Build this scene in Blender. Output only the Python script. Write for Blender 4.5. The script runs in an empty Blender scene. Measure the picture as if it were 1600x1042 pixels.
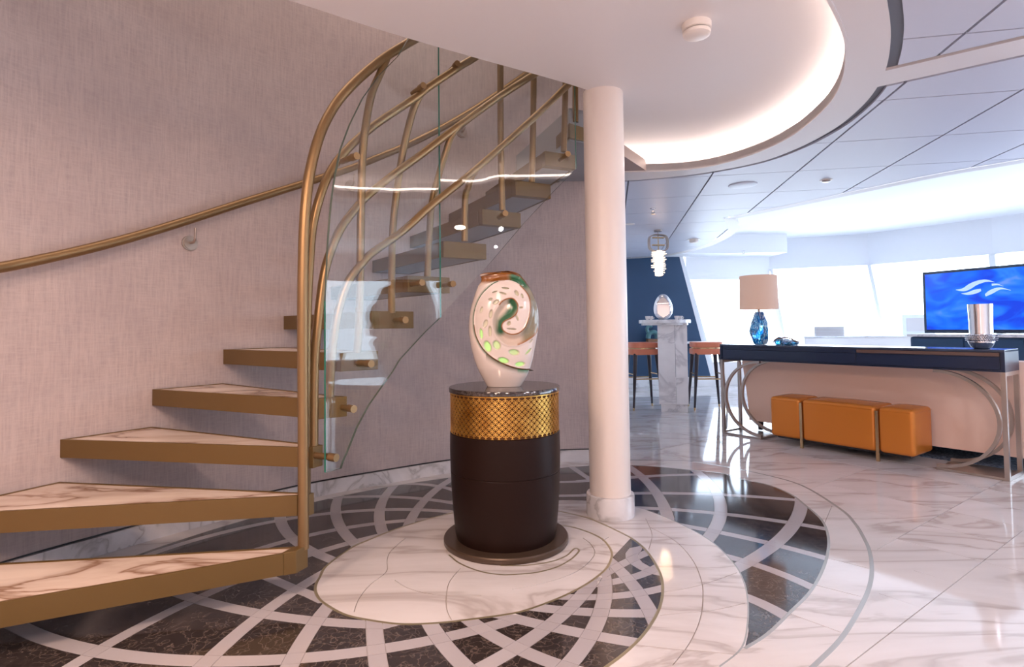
import bpy, bmesh, math, random
import numpy as np
from mathutils import Vector, Matrix
from mathutils.geometry import delaunay_2d_cdt

random.seed(7)
scn = bpy.context.scene
COL = scn.collection
R = math.radians

# ------------------------------------------------------------------ camera
EYE = 1.1
PITCH, ROLL, FPX = R(2.0), .0125, 870.0
CYP = 511 - FPX*math.tan(PITCH)          # image row of the optical axis
_c, _s = math.cos(PITCH), math.sin(PITCH)
FW = Vector((0, _c, _s)); _u = Vector((0, -_s, _c)); _r = Vector((1, 0, 0))
RT = math.cos(ROLL)*_r - math.sin(ROLL)*_u
UP = math.cos(ROLL)*_u + math.sin(ROLL)*_r
cd = bpy.data.cameras.new('camera'); cam = bpy.data.objects.new('camera', cd); COL.objects.link(cam)
cam.matrix_world = Matrix(((RT.x, UP.x, -FW.x, 0), (RT.y, UP.y, -FW.y, 0), (RT.z, UP.z, -FW.z, EYE), (0, 0, 0, 1)))
cd.sensor_fit = 'HORIZONTAL'; cd.sensor_width = 36; cd.lens = FPX/1600*36
cd.shift_y = (CYP-521)/1600
cd.clip_start = .02; cd.clip_end = 500
scn.camera = cam

def ray(px, py):
    return FW + RT*((px-800)/FPX) + UP*((CYP-py)/FPX)
def at(px, py, Y):                       # world point seen at a pixel, at depth Y
    d = ray(px, py); return Vector((0, 0, EYE)) + d*(Y/d.y)
def fl(px, py, z=0.0):                   # world point seen at a pixel, on a level plane
    d = ray(px, py); return Vector((0, 0, EYE)) + d*((z-EYE)/d.z)

# ------------------------------------------------------------------ view, world, lights
vs = scn.view_settings
vs.view_transform = 'Standard'; vs.look = 'None'; vs.exposure = 1.0; vs.gamma = 1.0; vs.use_curve_mapping = False
wd = bpy.data.worlds.new('sky'); scn.world = wd; wd.use_nodes = True
nt = wd.node_tree; bg = nt.nodes['Background']
tc = nt.nodes.new('ShaderNodeTexCoord'); sx = nt.nodes.new('ShaderNodeSeparateXYZ'); cr = nt.nodes.new('ShaderNodeValToRGB')
nt.links.new(tc.outputs['Generated'], sx.inputs[0]); nt.links.new(sx.outputs['Z'], cr.inputs[0])
cr.color_ramp.elements[0].position = .0; cr.color_ramp.elements[0].color = (.74, .84, .95, 1)
cr.color_ramp.elements[1].position = .5; cr.color_ramp.elements[1].color = (.66, .80, 1, 1)
nt.links.new(cr.outputs[0], bg.inputs[0]); bg.inputs[1].default_value = 4.0

def area(name, loc, rot, sx_, sy_, power, col, shape='RECTANGLE', spread=180):
    l = bpy.data.lights.new(name, 'AREA'); l.shape = shape; l.size = sx_; l.size_y = sy_
    l.energy = power; l.color = col; l.spread = R(spread)
    o = bpy.data.objects.new(name, l); o.location = loc; o.rotation_euler = rot; COL.objects.link(o); return o
WARM = (1, .70, .50); SOFTW = (1, .84, .74); COOL = (.78, .87, 1)
area('stairwell_lamp', (-1.55, 2.6, 4.3), (0, 0, 0), 1.3, 1.6, 10, (1, .80, .70))
area('stairwell_lamp_far', (-.5, 3.7, 4.3), (0, 0, 0), 1.0, .7, 6, (1, .78, .64))
for i_, (x_, y_) in enumerate(((-1.5, .5), (-.5, .7), (-1.1, -.7), (.3, -.5))):
    area('foyer_fill_light', (x_, y_, 2.29), (0, 0, 0), .28, .28, 18.5, (1, .69, .52), 'DISK')  # unseen fill lamps, added to brighten the foyer and stair wall
for i_, (x_, y_) in enumerate(((2.6, .6), (3.9, .9), (3.3, -.8), (4.9, -.3))):
    area('lounge_fill_light', (x_, y_, 2.29), (0, 0, 0), .28, .28, 13, (.98, .93, 1), 'DISK')  # unseen fill lamps, added to brighten the lounge side


# ------------------------------------------------------------------ materials
def mat(name, col, rough=.5, metal=0.0, **k):
    m = bpy.data.materials.new(name); m.use_nodes = True; b = m.node_tree.nodes['Principled BSDF']
    b.inputs['Base Color'].default_value = (*col, 1); b.inputs['Roughness'].default_value = rough; b.inputs['Metallic'].default_value = metal
    for kk, v in k.items():
        b.inputs[kk.replace('_', ' ')].default_value = v if not isinstance(v, tuple) else (*v, 1)
    return m
def N(m, t, **k):
    n = m.node_tree.nodes.new(t)
    for kk, v in k.items(): setattr(n, kk, v)
    return n
def LK(m, a, b): m.node_tree.links.new(a, b)
def ramp(m, src, stops):
    r = N(m, 'ShaderNodeValToRGB'); e = r.color_ramp.elements
    e[0].position, e[0].color = stops[0][0], (*stops[0][1], 1); e[1].position, e[1].color = stops[-1][0], (*stops[-1][1], 1)
    for p, c in stops[1:-1]:
        x = e.new(p); x.color = (*c, 1)
    LK(m, src, r.inputs[0]); return r.outputs[0]
def noise(m, vec, scale, detail=4, rough=.5, dist=0.0):
    n = N(m, 'ShaderNodeTexNoise'); n.inputs['Scale'].default_value = scale; n.inputs['Detail'].default_value = detail
    n.inputs['Roughness'].default_value = rough; n.inputs['Distortion'].default_value = dist
    if vec is not None: LK(m, vec, n.inputs['Vector'])
    return n.outputs['Fac']
def coords(m, rot=(0, 0, 0), scale=(1, 1, 1), per_piece=0.0):
    g = N(m, 'ShaderNodeNewGeometry'); mp = N(m, 'ShaderNodeMapping'); mp.inputs['Rotation'].default_value = rot; mp.inputs['Scale'].default_value = scale
    src = g.outputs['Position']
    if per_piece:
        oi = N(m, 'ShaderNodeObjectInfo'); mu = N(m, 'ShaderNodeMath', operation='MULTIPLY'); mu.inputs[1].default_value = per_piece
        LK(m, oi.outputs['Random'], mu.inputs[0]); ad = N(m, 'ShaderNodeVectorMath', operation='ADD')
        cb = N(m, 'ShaderNodeCombineXYZ'); LK(m, mu.outputs[0], cb.inputs[2]); LK(m, mu.outputs[0], cb.inputs[0])
        LK(m, src, ad.inputs[0]); LK(m, cb.outputs[0], ad.inputs[1]); src = ad.outputs[0]
    LK(m, src, mp.inputs[0]); return mp.outputs[0]
def mixc(m, fac, a, b, mode='MIX'):
    x = N(m, 'ShaderNodeMix', data_type='RGBA', blend_type=mode)
    if isinstance(fac, float): x.inputs[0].default_value = fac
    else: LK(m, fac, x.inputs[0])
    for i, v in ((6, a), (7, b)):
        if isinstance(v, tuple): x.inputs[i].default_value = (*v, 1)
        else: LK(m, v, x.inputs[i])
    return x.outputs[2]
def bump(m, h, strength=.1, dist=.01):
    b = N(m, 'ShaderNodeBump'); b.inputs['Strength'].default_value = strength; b.inputs['Distance'].default_value = dist
    LK(m, h, b.inputs['Height']); LK(m, b.outputs[0], m.node_tree.nodes['Principled BSDF'].inputs['Normal'])
def base(m, sock): LK(m, sock, m.node_tree.nodes['Principled BSDF'].inputs['Base Color'])

def white_marble(name, col, vein, rough, rot=.6, scale=1.0, pp=7.0, strong=.6):
    m = mat(name, col, rough); v = coords(m, (0, 0, rot), (scale*.55, scale*2.0, scale), pp)
    n1 = noise(m, v, 1.1, 5, .5, .9)
    k = strong
    veins = ramp(m, n1, [(.36, (0, 0, 0)), (.46, (.22*k,)*3), (.492, (.85*k,)*3), (.500, (1*k,)*3), (.52, (.30*k,)*3), (.64, (0, 0, 0))])
    n2 = noise(m, v, 2.2, 6, .62, .5)
    cl = ramp(m, n2, [(.42, (0, 0, 0)), (.60, (.35*k,)*3), (.72, (.75*k,)*3)])
    c = mixc(m, cl, col, tuple(.50*a+.50*b for a, b in zip(col, vein))); c = mixc(m, veins, c, vein)
    base(m, c); return m
def dark_marble(name, a, b, rough):
    m = mat(name, a, rough); v = coords(m, (0, 0, .4), (1, 1, 1), 5.0)
    n = noise(m, v, 3.0, 5, .6, .8)
    vo = N(m, 'ShaderNodeTexVoronoi', feature='DISTANCE_TO_EDGE'); vo.inputs['Scale'].default_value = 15
    ad = N(m, 'ShaderNodeVectorMath', operation='ADD'); sc = N(m, 'ShaderNodeVectorMath', operation='SCALE'); sc.inputs['Scale'].default_value = .55
    nn = N(m, 'ShaderNodeTexNoise'); nn.inputs['Scale'].default_value = 6; nn.inputs['Detail'].default_value = 6; LK(m, v, nn.inputs['Vector'])
    LK(m, nn.outputs['Color'], sc.inputs[0]); LK(m, v, ad.inputs[0]); LK(m, sc.outputs[0], ad.inputs[1]); LK(m, ad.outputs[0], vo.inputs['Vector'])
    e = ramp(m, vo.outputs['Distance'], [(0, (1, 1, 1)), (.035, (.35, .35, .35)), (.10, (0, 0, 0))])
    g = ramp(m, n, [(.26, (0, 0, 0)), (.50, (1, 1, 1))])
    mm = mixc(m, .75, (0, 0, 0), e); mm = mixc(m, g, mixc(m, .25, (0, 0, 0), mm), mm)
    c = mixc(m, mm, a, b); c = mixc(m, noise(m, v, 14, 4, .7), c, tuple(x*.55 for x in a)) ; base(m, c); return m

M = {}
M['marble'] = white_marble('white_marble_floor', (.70, .665, .665), (.33, .27, .24), .06, .35, 1.25, 7.0, .60)
M['marble_tread'] = white_marble('tread_marble', (.72, .60, .52), (.26, .15, .10), .22, .75, 1.5, 9.0, 1.0)
M['marble_wall'] = white_marble('baseboard_marble', (.70, .68, .70), (.24, .22, .22), .15, 1.2, 2.2, 0.0)
M['marble_bar'] = white_marble('bar_marble', (.90, .90, .92), (.42, .42, .46), .15, .5, 1.6, 3.0)
M['dark'] = dark_marble('dark_brown_marble', (.040, .030, .029), (.26, .20, .17), .085)
M['pale'] = mat('pale_mauve_stone', (.46, .42, .44), .10)
_v = coords(M['pale'], (0, 0, 0), (1, 1, 1), 20.0); base(M['pale'], mixc(M['pale'], noise(M['pale'], _v, .5, 1), (.33, .305, .325), (.46, .43, .45)))
for k_ in ('marble', 'dark', 'pale'): M[k_].node_tree.nodes['Principled BSDF'].inputs['Specular IOR Level'].default_value = .85
M['grout'] = mat('grout', (.42, .38, .36), .6)
M['inlay'] = mat('brass_inlay', (.36, .31, .20), .28, .55)
M['inlay_silver'] = mat('silver_inlay', (.50, .50, .48), .25, .5)
M['bronze'] = mat('bronze_paint', (.142, .085, .027), .42, .3)
_v = coords(M['bronze'], (0, 0, 0), (1, 1, 1)); bump(M['bronze'], noise(M['bronze'], _v, 900, 1), .03, .001)
M['rail'] = mat('satin_bronze_metal', (.26, .165, .080), .38, .75)
M['under'] = mat('grey_underside', (.27, .28, .31), .5)
M['rosette'] = mat('brushed_nickel', (.40, .33, .29), .35, .9)
M['white'] = mat('white_plaster', (.80, .77, .77), .6)
M['ceil_smooth'] = mat('smooth_ceiling_paint', (.74, .71, .72), .45)
M['ring'] = mat('ring_ceiling_paint', (.68, .64, .64), .45)
M['panel'] = mat('ceiling_panel', (.54, .56, .66), .42)
M['gap'] = mat('shadow_gap_grey', (.13, .14, .17), .6)
M['column'] = mat('column_paint', (.76, .68, .64), .35)
M['raised'] = mat('raised_ceiling_paint', (.86, .88, .92), .6)
M['mullion'] = mat('mullion_paint', (.80, .83, .88), .4)
M['navywall'] = mat('navy_wall', (.018, .060, .135), .45)
M['navy'] = mat('navy_lacquer', (.010, .022, .060), .32)
M['groove'] = mat('brown_reflection_tint', (.16, .10, .085), .35, .2)  # brown reflection on the right drawer pull, put into its colour
M['navytop'] = mat('navy_gloss_top', (.05, .07, .12), .12)
M['nickel'] = mat('satin_nickel', (.46, .40, .36), .28, .9)
M['brass'] = mat('brass', (.62, .44, .24), .25, .9)
M['chrome'] = mat('chrome', (.85, .85, .88), .04, 1.0)
M['copper_leather'] = mat('copper_leather', (.66, .22, .03), .27, .3)
_v = coords(M['copper_leather']); bump(M['copper_leather'], noise(M['copper_leather'], _v, 350, 3), .12, .001)
M['sofa'] = mat('blush_sofa_fabric', (.86, .63, .53), .8)
_v = coords(M['sofa']); bump(M['sofa'], noise(M['sofa'], _v, 500, 2), .15, .001)
M['coral'] = mat('coral_leather', (.72, .23, .13), .4)
M['darkleg'] = mat('dark_stained_leg', (.022, .014, .022), .3)
M['drum'] = mat('dark_brown_leather', (.014, .0055, .004), .42, 0, Specular_IOR_Level=.16)
_v = coords(M['drum']); bump(M['drum'], noise(M['drum'], _v, 420, 3), .25, .001)
M['plinth'] = mat('plinth_bronze', (.085, .055, .038), .32, .4)
M['gold'] = mat('antique_gold', (.72, .40, .08), .30, .85)
_v = coords(M['gold']); base(M['gold'], mixc(M['gold'], ramp(M['gold'], noise(M['gold'], _v, 9, 3), [(.38, (0, 0, 0)), (.7, (1, 1, 1))]), (.80, .48, .12), (.45, .20, .03)))
M['goldback'] = mat('gold_backing', (.10, .034, .003), .6, .3)
M['black'] = mat('black_trim', (.012, .012, .015), .3)
M['rug'] = mat('blue_rug', (.05, .075, .12), .95)
_v = coords(M['rug']); base(M['rug'], mixc(M['rug'], ramp(M['rug'], noise(M['rug'], _v, 60, 5), [(.4, (0, 0, 0)), (.6, (1, 1, 1))]), (.03, .05, .09), (.16, .20, .27)))
M['dimedge'] = mat('glass_edge_dark', (.08, .11, .10), .2)
M['greenedge'] = mat('glass_edge_green', (.02, .17, .13), .12, 0, Emission_Color=(.02, .20, .15), Emission_Strength=0.0)
M['plastic'] = mat('white_plastic', (.80, .74, .70), .4)
M['blueglass'] = mat('blue_swirl_glass', (.05, .3, .8), .05, 0, Coat_Weight=1.0, Transmission_Weight=.55)
m = M['blueglass']; _v = coords(m, (0, 0, 0), (1, 1, .55)); n1 = noise(m, _v, 7, 2, .5, 3.0)
base(m, ramp(m, n1, [(.34, (.80, .92, .97)), (.38, (.01, .22, .62)), (.45, (.0, .10, .40)), (.48, (.02, .45, .75)), (.53, (.55, .90, 1)), (.56, (.0, .28, .66)), (.64, (.0, .16, .5)), (.68, (.75, .88, .95))]))
M['clearglass'] = mat('clear_glass', (.85, .92, 1), .02, 0, Transmission_Weight=1.0, IOR=1.45)
M['teal'] = mat('teal_glaze', (.08, .20, .22), .3)
M['trimbrown'] = mat('taupe_trim', (.32, .22, .19), .5)
M['wood'] = mat('brown_wood', (.25, .12, .06), .5)
M['tvframe'] = mat('grey_bezel', (.05, .08, .12), .35)
M['armchair'] = mat('white_upholstery', (.75, .76, .80), .7)

def emit(name, col, s):
    m = mat(name, col, .6, 0, Emission_Color=col, Emission_Strength=s); return m
M['led'] = emit('warm_led', (1, .82, .72), 9.0)
M['ledw'] = emit('white_led', (.86, .93, 1), 3.0)
M['bulb'] = emit('lamp_glow', (1, .74, .50), 3.0)
M['disc'] = mat('amber_glass_disc', (.85, .72, .58), .1, 0, Emission_Color=(1, .78, .58), Emission_Strength=.6)
M['downlight'] = emit('downlight_glow', (1, .93, .85), 12.0)
M['shade'] = mat('lamp_shade_linen', (.42, .33, .30), .8, 0, Emission_Color=(1, .60, .42), Emission_Strength=.16)
M['logo'] = emit('screen_pale_blue', (.40, .55, .90), .42)
M['screen'] = mat('screen_blue', (0, 0, 0), .2)
m = M['screen']; _v = coords(m, (0, .5, .3), (1, 1, 2.2)); n1 = noise(m, _v, 2.2, 2, .5, 1.2)
c_ = ramp(m, n1, [(.35, (.0, .045, .72)), (.5, (.0, .13, .95)), (.62, (.02, .20, 1)), (.75, (.12, .26, .9))])
b_ = m.node_tree.nodes['Principled BSDF']; LK(m, c_, b_.inputs['Emission Color']); b_.inputs['Emission Strength'].default_value = .6
# architectural glass
def glass(name, tint, spec=1.0, ior=1.5):
    m = bpy.data.materials.new(name); m.use_nodes = True; t = m.node_tree; t.nodes.clear()
    o = t.nodes.new('ShaderNodeOutputMaterial'); tr = t.nodes.new('ShaderNodeBsdfTransparent'); gl = t.nodes.new('ShaderNodeBsdfGlossy')
    lw = t.nodes.new('ShaderNodeLayerWeight'); lw.inputs[0].default_value = .5; pw = t.nodes.new('ShaderNodeMath'); pw.operation = 'POWER'; pw.inputs[1].default_value = 5
    f0 = ((ior-1)/(ior+1))**2; fr = t.nodes.new('ShaderNodeMath'); fr.operation = 'MULTIPLY_ADD'; fr.inputs[1].default_value = 1-f0; fr.inputs[2].default_value = f0
    t.links.new(lw.outputs['Facing'], pw.inputs[0]); t.links.new(pw.outputs[0], fr.inputs[0]); mx = t.nodes.new('ShaderNodeMixShader')
    tr.inputs[0].default_value = (*tint, 1); gl.inputs['Roughness'].default_value = 0.0
    t.links.new(fr.outputs[0], mx.inputs[0]); t.links.new(tr.outputs[0], mx.inputs[1]); t.links.new(gl.outputs[0], mx.inputs[2]); t.links.new(mx.outputs[0], o.inputs[0]); return m
M['glass'] = glass('curved_safety_glass', (.965, .985, .975), ior=1.6)
M['winglass'] = glass('window_glass', (.96, .98, 1), ior=1.35)
# wall fabric
m = M['fabric'] = mat('woven_wall_fabric', (.44, .36, .36), .75)
v1 = coords(m, (0, 0, 0), (1, 1, .08)); v2 = coords(m, (0, 0, 0), (.12, .12, 1))
a_ = noise(m, v1, 90, 4, .7); b2 = noise(m, v2, 120, 4, .7); c3 = noise(m, coords(m), 2.0, 5, .6)
c = mixc(m, ramp(m, a_, [(.35, (0, 0, 0)), (.65, (1, 1, 1))]), (.40, .335, .335), (.51, .43, .42))
c = mixc(m, ramp(m, b2, [(.4, (0, 0, 0)), (.7, (.6, .6, .6))]), c, (.54, .46, .45))
c = mixc(m, ramp(m, c3, [(.4, (0, 0, 0)), (.65, (.30, .30, .30))]), c, (.33, .27, .28)); base(m, c); bump(m, a_, .15, .002)

# ------------------------------------------------------------------ mesh helpers
ORG = {}
class MB:
    def __init__(s): s.v = []; s.f = []; s.sm = []
    def add(s, vs_, fs, smooth=False):
        o = len(s.v); s.v += [Vector(p) for p in vs_]; s.f += [tuple(i+o for i in f) for f in fs]; s.sm += [smooth]*len(fs); return s
    def box(s, x0, x1, y0, y1, z0, z1, mtx=None):
        p = [Vector((x, y, z)) for z in (z0, z1) for y in (y0, y1) for x in (x0, x1)]
        if mtx: p = [mtx @ q for q in p]
        return s.add(p, [(0, 2, 3, 1), (4, 5, 7, 6), (0, 1, 5, 4), (2, 6, 7, 3), (0, 4, 6, 2), (1, 3, 7, 5)])
    def prism(s, pts, z0, z1, smooth=False):
        n = len(pts); a = [(p[0], p[1], z0) for p in pts]+[(p[0], p[1], z1) for p in pts]
        if area2(pts) < 0: a = [(p[0], p[1], z0) for p in pts[::-1]]+[(p[0], p[1], z1) for p in pts[::-1]]
        return s.add(a, [tuple(range(n-1, -1, -1)), tuple(range(n, 2*n))]+[(i, (i+1) % n, n+(i+1) % n, n+i) for i in range(n)], smooth)
    def lathe(s, prof, seg=48, c=(0, 0), sx=1, sy=1):
        V = []; F = []; n = len(prof)
        for i in range(seg):
            a = 2*math.pi*i/seg
            for r, z in prof: V.append((c[0]+sx*r*math.cos(a), c[1]+sy*r*math.sin(a), z))
        for i in range(seg):
            j = (i+1) % seg
            for k in range(n-1): F.append((i*n+k, j*n+k, j*n+k+1, i*n+k+1))
        if prof[0][0] > 1e-6: F.append(tuple(i*n for i in range(seg-1, -1, -1)))
        if prof[-1][0] > 1e-6: F.append(tuple(i*n+n-1 for i in range(seg)))
        return s.add(V, F, True)
    def tube(s, pts, r, seg=14, r2=None, flat=None):
        pts = [Vector(p) for p in pts]; n = len(pts); V = []; F = []; up = None
        for i, p in enumerate(pts):
            t = (pts[min(i+1, n-1)]-pts[max(i-1, 0)]).normalized()
            if up is None:
                up = Vector((0, 0, 1)) if abs(t.z) < .9 else Vector((1, 0, 0))
            up = (up-t*up.dot(t)).normalized(); w = t.cross(up)
            rr = r if r2 is None else r+(r2-r)*i/(n-1)
            for k in range(seg):
                a = 2*math.pi*k/seg; V.append(p+up*math.cos(a)*rr+w*math.sin(a)*rr)
        for i in range(n-1):
            for k in range(seg):
                l = (k+1) % seg; F.append((i*seg+k, i*seg+l, (i+1)*seg+l, (i+1)*seg+k))
        F += [tuple(range(seg-1, -1, -1)), tuple((n-1)*seg+k for k in range(seg))]
        return s.add(V, F, True)
    def ribbon(s, pts, hw, hn, nrm):          # flat bar swept along pts; nrm = width direction
        pts = [Vector(p) for p in pts]; n = len(pts); V = []; F = []; nrm = Vector(nrm).normalized()
        for i, p in enumerate(pts):
            t = (pts[min(i+1, n-1)]-pts[max(i-1, 0)]).normalized(); q = t.cross(nrm).normalized()
            V += [p+nrm*hw+q*hn, p-nrm*hw+q*hn, p-nrm*hw-q*hn, p+nrm*hw-q*hn]
        for i in range(n-1):
            for k in range(4):
                l = (k+1) % 4; F.append((i*4+k, i*4+l, i*4+4+l, i*4+4+k))
        F += [(3, 2, 1, 0), tuple((n-1)*4+k for k in range(4))]
        return s.add(V, F)
    def build(s, name, m, parent=None, bevel=0.0, kind=None, label=None, fix=True):
        og = ORG.get(parent.name if parent else None, Vector((0, 0, 0)))
        me = bpy.data.meshes.new(name); me.from_pydata([v-og for v in s.v], [], s.f)
        me.polygons.foreach_set('use_smooth', s.sm)
        if fix or bevel:
            bm = bmesh.new(); bm.from_mesh(me); bmesh.ops.recalc_face_normals(bm, faces=bm.faces)
            if bevel: 
                es = [e for e in bm.edges if len(e.link_faces) == 2 and e.calc_face_angle(0) > .7]
                bmesh.ops.bevel(bm, geom=es, offset=bevel, segments=2, affect='EDGES', profile=.6)
            bm.to_mesh(me); bm.free()
        if any(s.sm):
            try: me.set_sharp_from_angle(angle=R(38))
            except Exception: pass
        me.materials.append(m if not isinstance(m, str) else M[m])
        o = bpy.data.objects.new(name, me); COL.objects.link(o)
        if parent: o.parent = parent
        ORG[o.name] = og
        if kind: o['kind'] = kind
        if label: o['label'] = label
        return o
def area2(p): return sum(p[i][0]*p[(i+1) % len(p)][1]-p[(i+1) % len(p)][0]*p[i][1] for i in range(len(p)))
def thing(name, label, cat, loc=(0, 0, 0), rz=0.0, group=None, local=False, kind=None):
    o = bpy.data.objects.new(name, None); o.empty_display_size = .1; o.location = loc; o.rotation_euler = (0, 0, rz); COL.objects.link(o)
    ORG[o.name] = Vector((0, 0, 0)) if local else Vector(loc)
    if label: o['label'] = label
    if cat: o['category'] = cat
    if group: o['group'] = group
    if kind: o['kind'] = kind
    return o
def tag(o, label, cat, group=None):
    o['label'] = label; o['category'] = cat
    if group: o['group'] = group
    return o
def copy_tree(o, parent=None):
    c = o.copy(); COL.objects.link(c)
    if parent: c.parent = parent
    for ch in [x for x in bpy.data.objects if x.parent == o]: copy_tree(ch, c)
    return c
def smooth(P, n=8, closed=False):            # Catmull-Rom through points of any dimension
    P = [np.array(p, float) for p in P]; out = []
    k = len(P)
    rng = range(k) if closed else range(k-1)
    for i in rng:
        g = lambda j: P[j % k] if closed else P[max(0, min(k-1, j))]
        p0, p1, p2, p3 = g(i-1), g(i), g(i+1), g(i+2)
        for q in range(n):
            t = q/n; out.append(.5*((2*p1)+(-p0+p2)*t+(2*p0-5*p1+4*p2-p3)*t*t+(-p0+3*p1-3*p2+p3)*t**3))
    if not closed: out.append(P[-1])
    return [tuple(float(x) for x in p) for p in out]
def offset(P, d):                            # offset a plan polyline sideways
    out = []
    for i, p in enumerate(P):
        a = P[max(i-1, 0)]; b = P[min(i+1, len(P)-1)]; t = Vector((b[0]-a[0], b[1]-a[1])).normalized()
        out.append((p[0]-t.y*d, p[1]+t.x*d))
    return out
def wallstrip(P, d, z0, z1):                 # curved wall of thickness d along plan polyline
    Q = offset(P, d); n = len(P); mb = MB()
    V = [(p[0], p[1], z) for z in (z0, z1) for p in P]+[(p[0], p[1], z) for z in (z0, z1) for p in Q]
    F = []
    for i in range(n-1):
        F += [(i, i+1, n+i+1, n+i), (2*n+i+1, 2*n+i, 3*n+i, 3*n+i+1), (n+i, n+i+1, 3*n+i+1, 3*n+i), (i+1, i, 2*n+i, 2*n+i+1)]
    F += [(0, n, 3*n, 2*n), (n-1, 3*n-1, 4*n-1, 2*n-1)]
    return mb.add(V, F, True)

# ================================================================== FLOOR
BANDS = [
    (1.8624, 3.2737, 2.4602, 2.7155, 3.206, 0.06),
    (1.1746, 3.7812, 2.0247, 2.9476, 3.5499, 0.06),
    (0.6846, 3.994, 1.8617, -3.1092, -2.5001, 0.06),
    (0.0084, 3.9393, 1.5219, -2.864, -2.1577, 0.06),
    (-0.3144, 4.4205, 2.3182, -2.261, -1.6426, 0.055),
    (-0.943, 3.8203, 1.9258, -2.3445, -1.0621, 0.06),
    (-1.2684, 3.1633, 1.7551, -0.3945, -1.1133, 0.06),
    (-0.9996, 2.6153, 1.3962, -0.0067, -0.9437, 0.06),
    (-1.1817, 2.1527, 1.6992, 0.316, -0.087, 0.06),
    (0.7344, 2.6703, 0.1796, -3.7979, -1.8909, 0.06),
    (-0.7883, 3.4857, 0.5044, 1.7627, 0.1326, 0.05),
    (-0.9816, 2.521, 1.181, 1.981, 0.7723, 0.05),
    (-0.7443, 2.2264, 1.2047, 2.7923, 0.9925, 0.05),
    (-0.4194, 2.1176, 1.1336, 2.7477, 1.6089, 0.05),
    (0.2915, 1.5211, 1.7979, 3.2169, 2.1442, 0.055),
    (0.9759, 1.7556, 2.0117, 3.3852, 2.6877, 0.06),
    (1.1642, 2.0746, 1.9192, -2.7713, -3.2635, 0.06),
    (4.505, 3.5005, 5.2207, -2.8852, -2.7249, 0.06),
    (1.071, 2.7413, 1.5264, -2.7605, -2.1888, 0.06),
    (0.7656, 2.8536, 1.1833, -2.5622, -1.7869, 0.06),
    (1.265, 4.6586, 2.816, -2.07, -1.8099, 0.06),
    (0.4955, 3.758, 1.5878, -1.8662, -1.5266, 0.06),
    (0.2978, 3.056, 0.7539, -1.7711, -1.0195, 0.05),
    (0.2347, 2.9887, 0.5841, -1.532, -0.7601, 0.05),
    (2.0118, 1.011, 2.2066, 2.3997, 2.2408, 0.05),
    (1.4526, 0.6454, 3.496, 1.8596, 1.5881, 0.055),
    (0.8151, 1.1732, 2.5236, 1.7254, 1.1665, 0.055),
    (0.4567, 1.4098, 2.0144, 1.5853, 0.8577, 0.055),
    (-0.1518, 1.2712, 2.1182, 1.1052, 0.6577, 0.055),
    (0.4631, 2.0477, 0.8363, 1.0261, 0.224, 0.055),
    (0.5762, 1.9901, 0.4629, 0.9004, 0.0123, 0.06),
    (-2.341, 3.8607, 3.2789, 0.1995, -0.1986, 0.07),
    (-0.8256, 4.1372, 2.1974, 0.1428, -0.6175, 0.07),
    (-0.715, 4.7742, 2.8031, -0.3388, -0.9333, 0.07),
    (8.233, 6.2662, 8.0, -2.9071, -2.808, 0.05),
]
J_thin = [[0.507, 1.843], [0.596, 1.96], [0.681, 2.105], [0.742, 2.248], [0.795, 2.414], [0.829, 2.624], [0.825, 2.835], [0.788, 2.966], [0.733, 3.086]]
J_ovj1 = [[-0.629, 2.207], [-0.639, 2.31], [-0.625, 2.437], [-0.584, 2.562], [-0.608, 2.685], [-0.614, 2.799], [-0.574, 2.966]]
J_ovj2 = [[-0.243, 2.138], [-0.271, 2.223], [-0.285, 2.342], [-0.285, 2.458], [-0.251, 2.586]]
J_ovj3 = [[-0.53, 2.48], [-0.468, 2.411], [-0.384, 2.358], [-0.287, 2.332], [-0.141, 2.324]]
J_ovj4 = [[-0.015, 2.377], [0.123, 2.432], [0.274, 2.538], [0.379, 2.711], [0.383, 2.849], [0.353, 2.936]]
J_r1 = [[0.397, 1.964], [0.532, 1.932], [0.636, 1.916], [0.736, 1.895]]
J_r2 = [[0.547, 2.152], [0.65, 2.17], [0.76, 2.185], [0.906, 2.238]]
J_r3 = [[0.606, 2.336], [0.689, 2.358], [0.806, 2.406], [0.984, 2.509]]
J_r4 = [[0.488, 2.942], [0.446, 2.889]]
J_r5 = [[0.658, 2.779], [0.721, 2.968], [0.746, 3.214]]
J_d1 = [[1.042, 2.152], [1.155, 2.023]]
J_d2 = [[1.257, 2.386], [1.389, 2.278]]
J_d3 = [[1.464, 2.65], [1.586, 2.533]]
J_d4 = [[1.683, 3.072], [1.91, 3.39]]
S_goldL = [[-0.858, 2.428], [-0.82, 2.342], [-0.764, 2.273], [-0.661, 2.189], [-0.557, 2.146], [-0.429, 2.114], [-0.309, 2.117], [-0.191, 2.137], [-0.071, 2.169]]
S_goldLback = [[-0.87, 2.524], [-0.878, 2.634], [-0.825, 2.84], [-0.763, 2.944], [-0.659, 3.09], [-0.555, 3.2], [-0.458, 3.29]]
S_goldR = [[-0.015, 2.18], [0.067, 2.221], [0.181, 2.302], [0.293, 2.405], [0.388, 2.526], [0.436, 2.618], [0.467, 2.727], [0.468, 2.826], [0.445, 2.933], [0.375, 3.038], [0.278, 3.114]]
S_B = [[0.299, 1.847], [0.393, 1.945], [0.475, 2.055], [0.551, 2.19], [0.601, 2.318], [0.637, 2.464], [0.647, 2.612], [0.64, 2.77], [0.602, 2.928], [0.528, 3.069], [0.457, 3.185], [0.386, 3.268]]
S_C = [[0.653, 1.831], [0.769, 1.937], [0.858, 2.101], [0.929, 2.27], [0.977, 2.424], [1.007, 2.601], [1.0, 2.85], [0.943, 3.055], [0.862, 3.236], [0.783, 3.366]]
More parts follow.
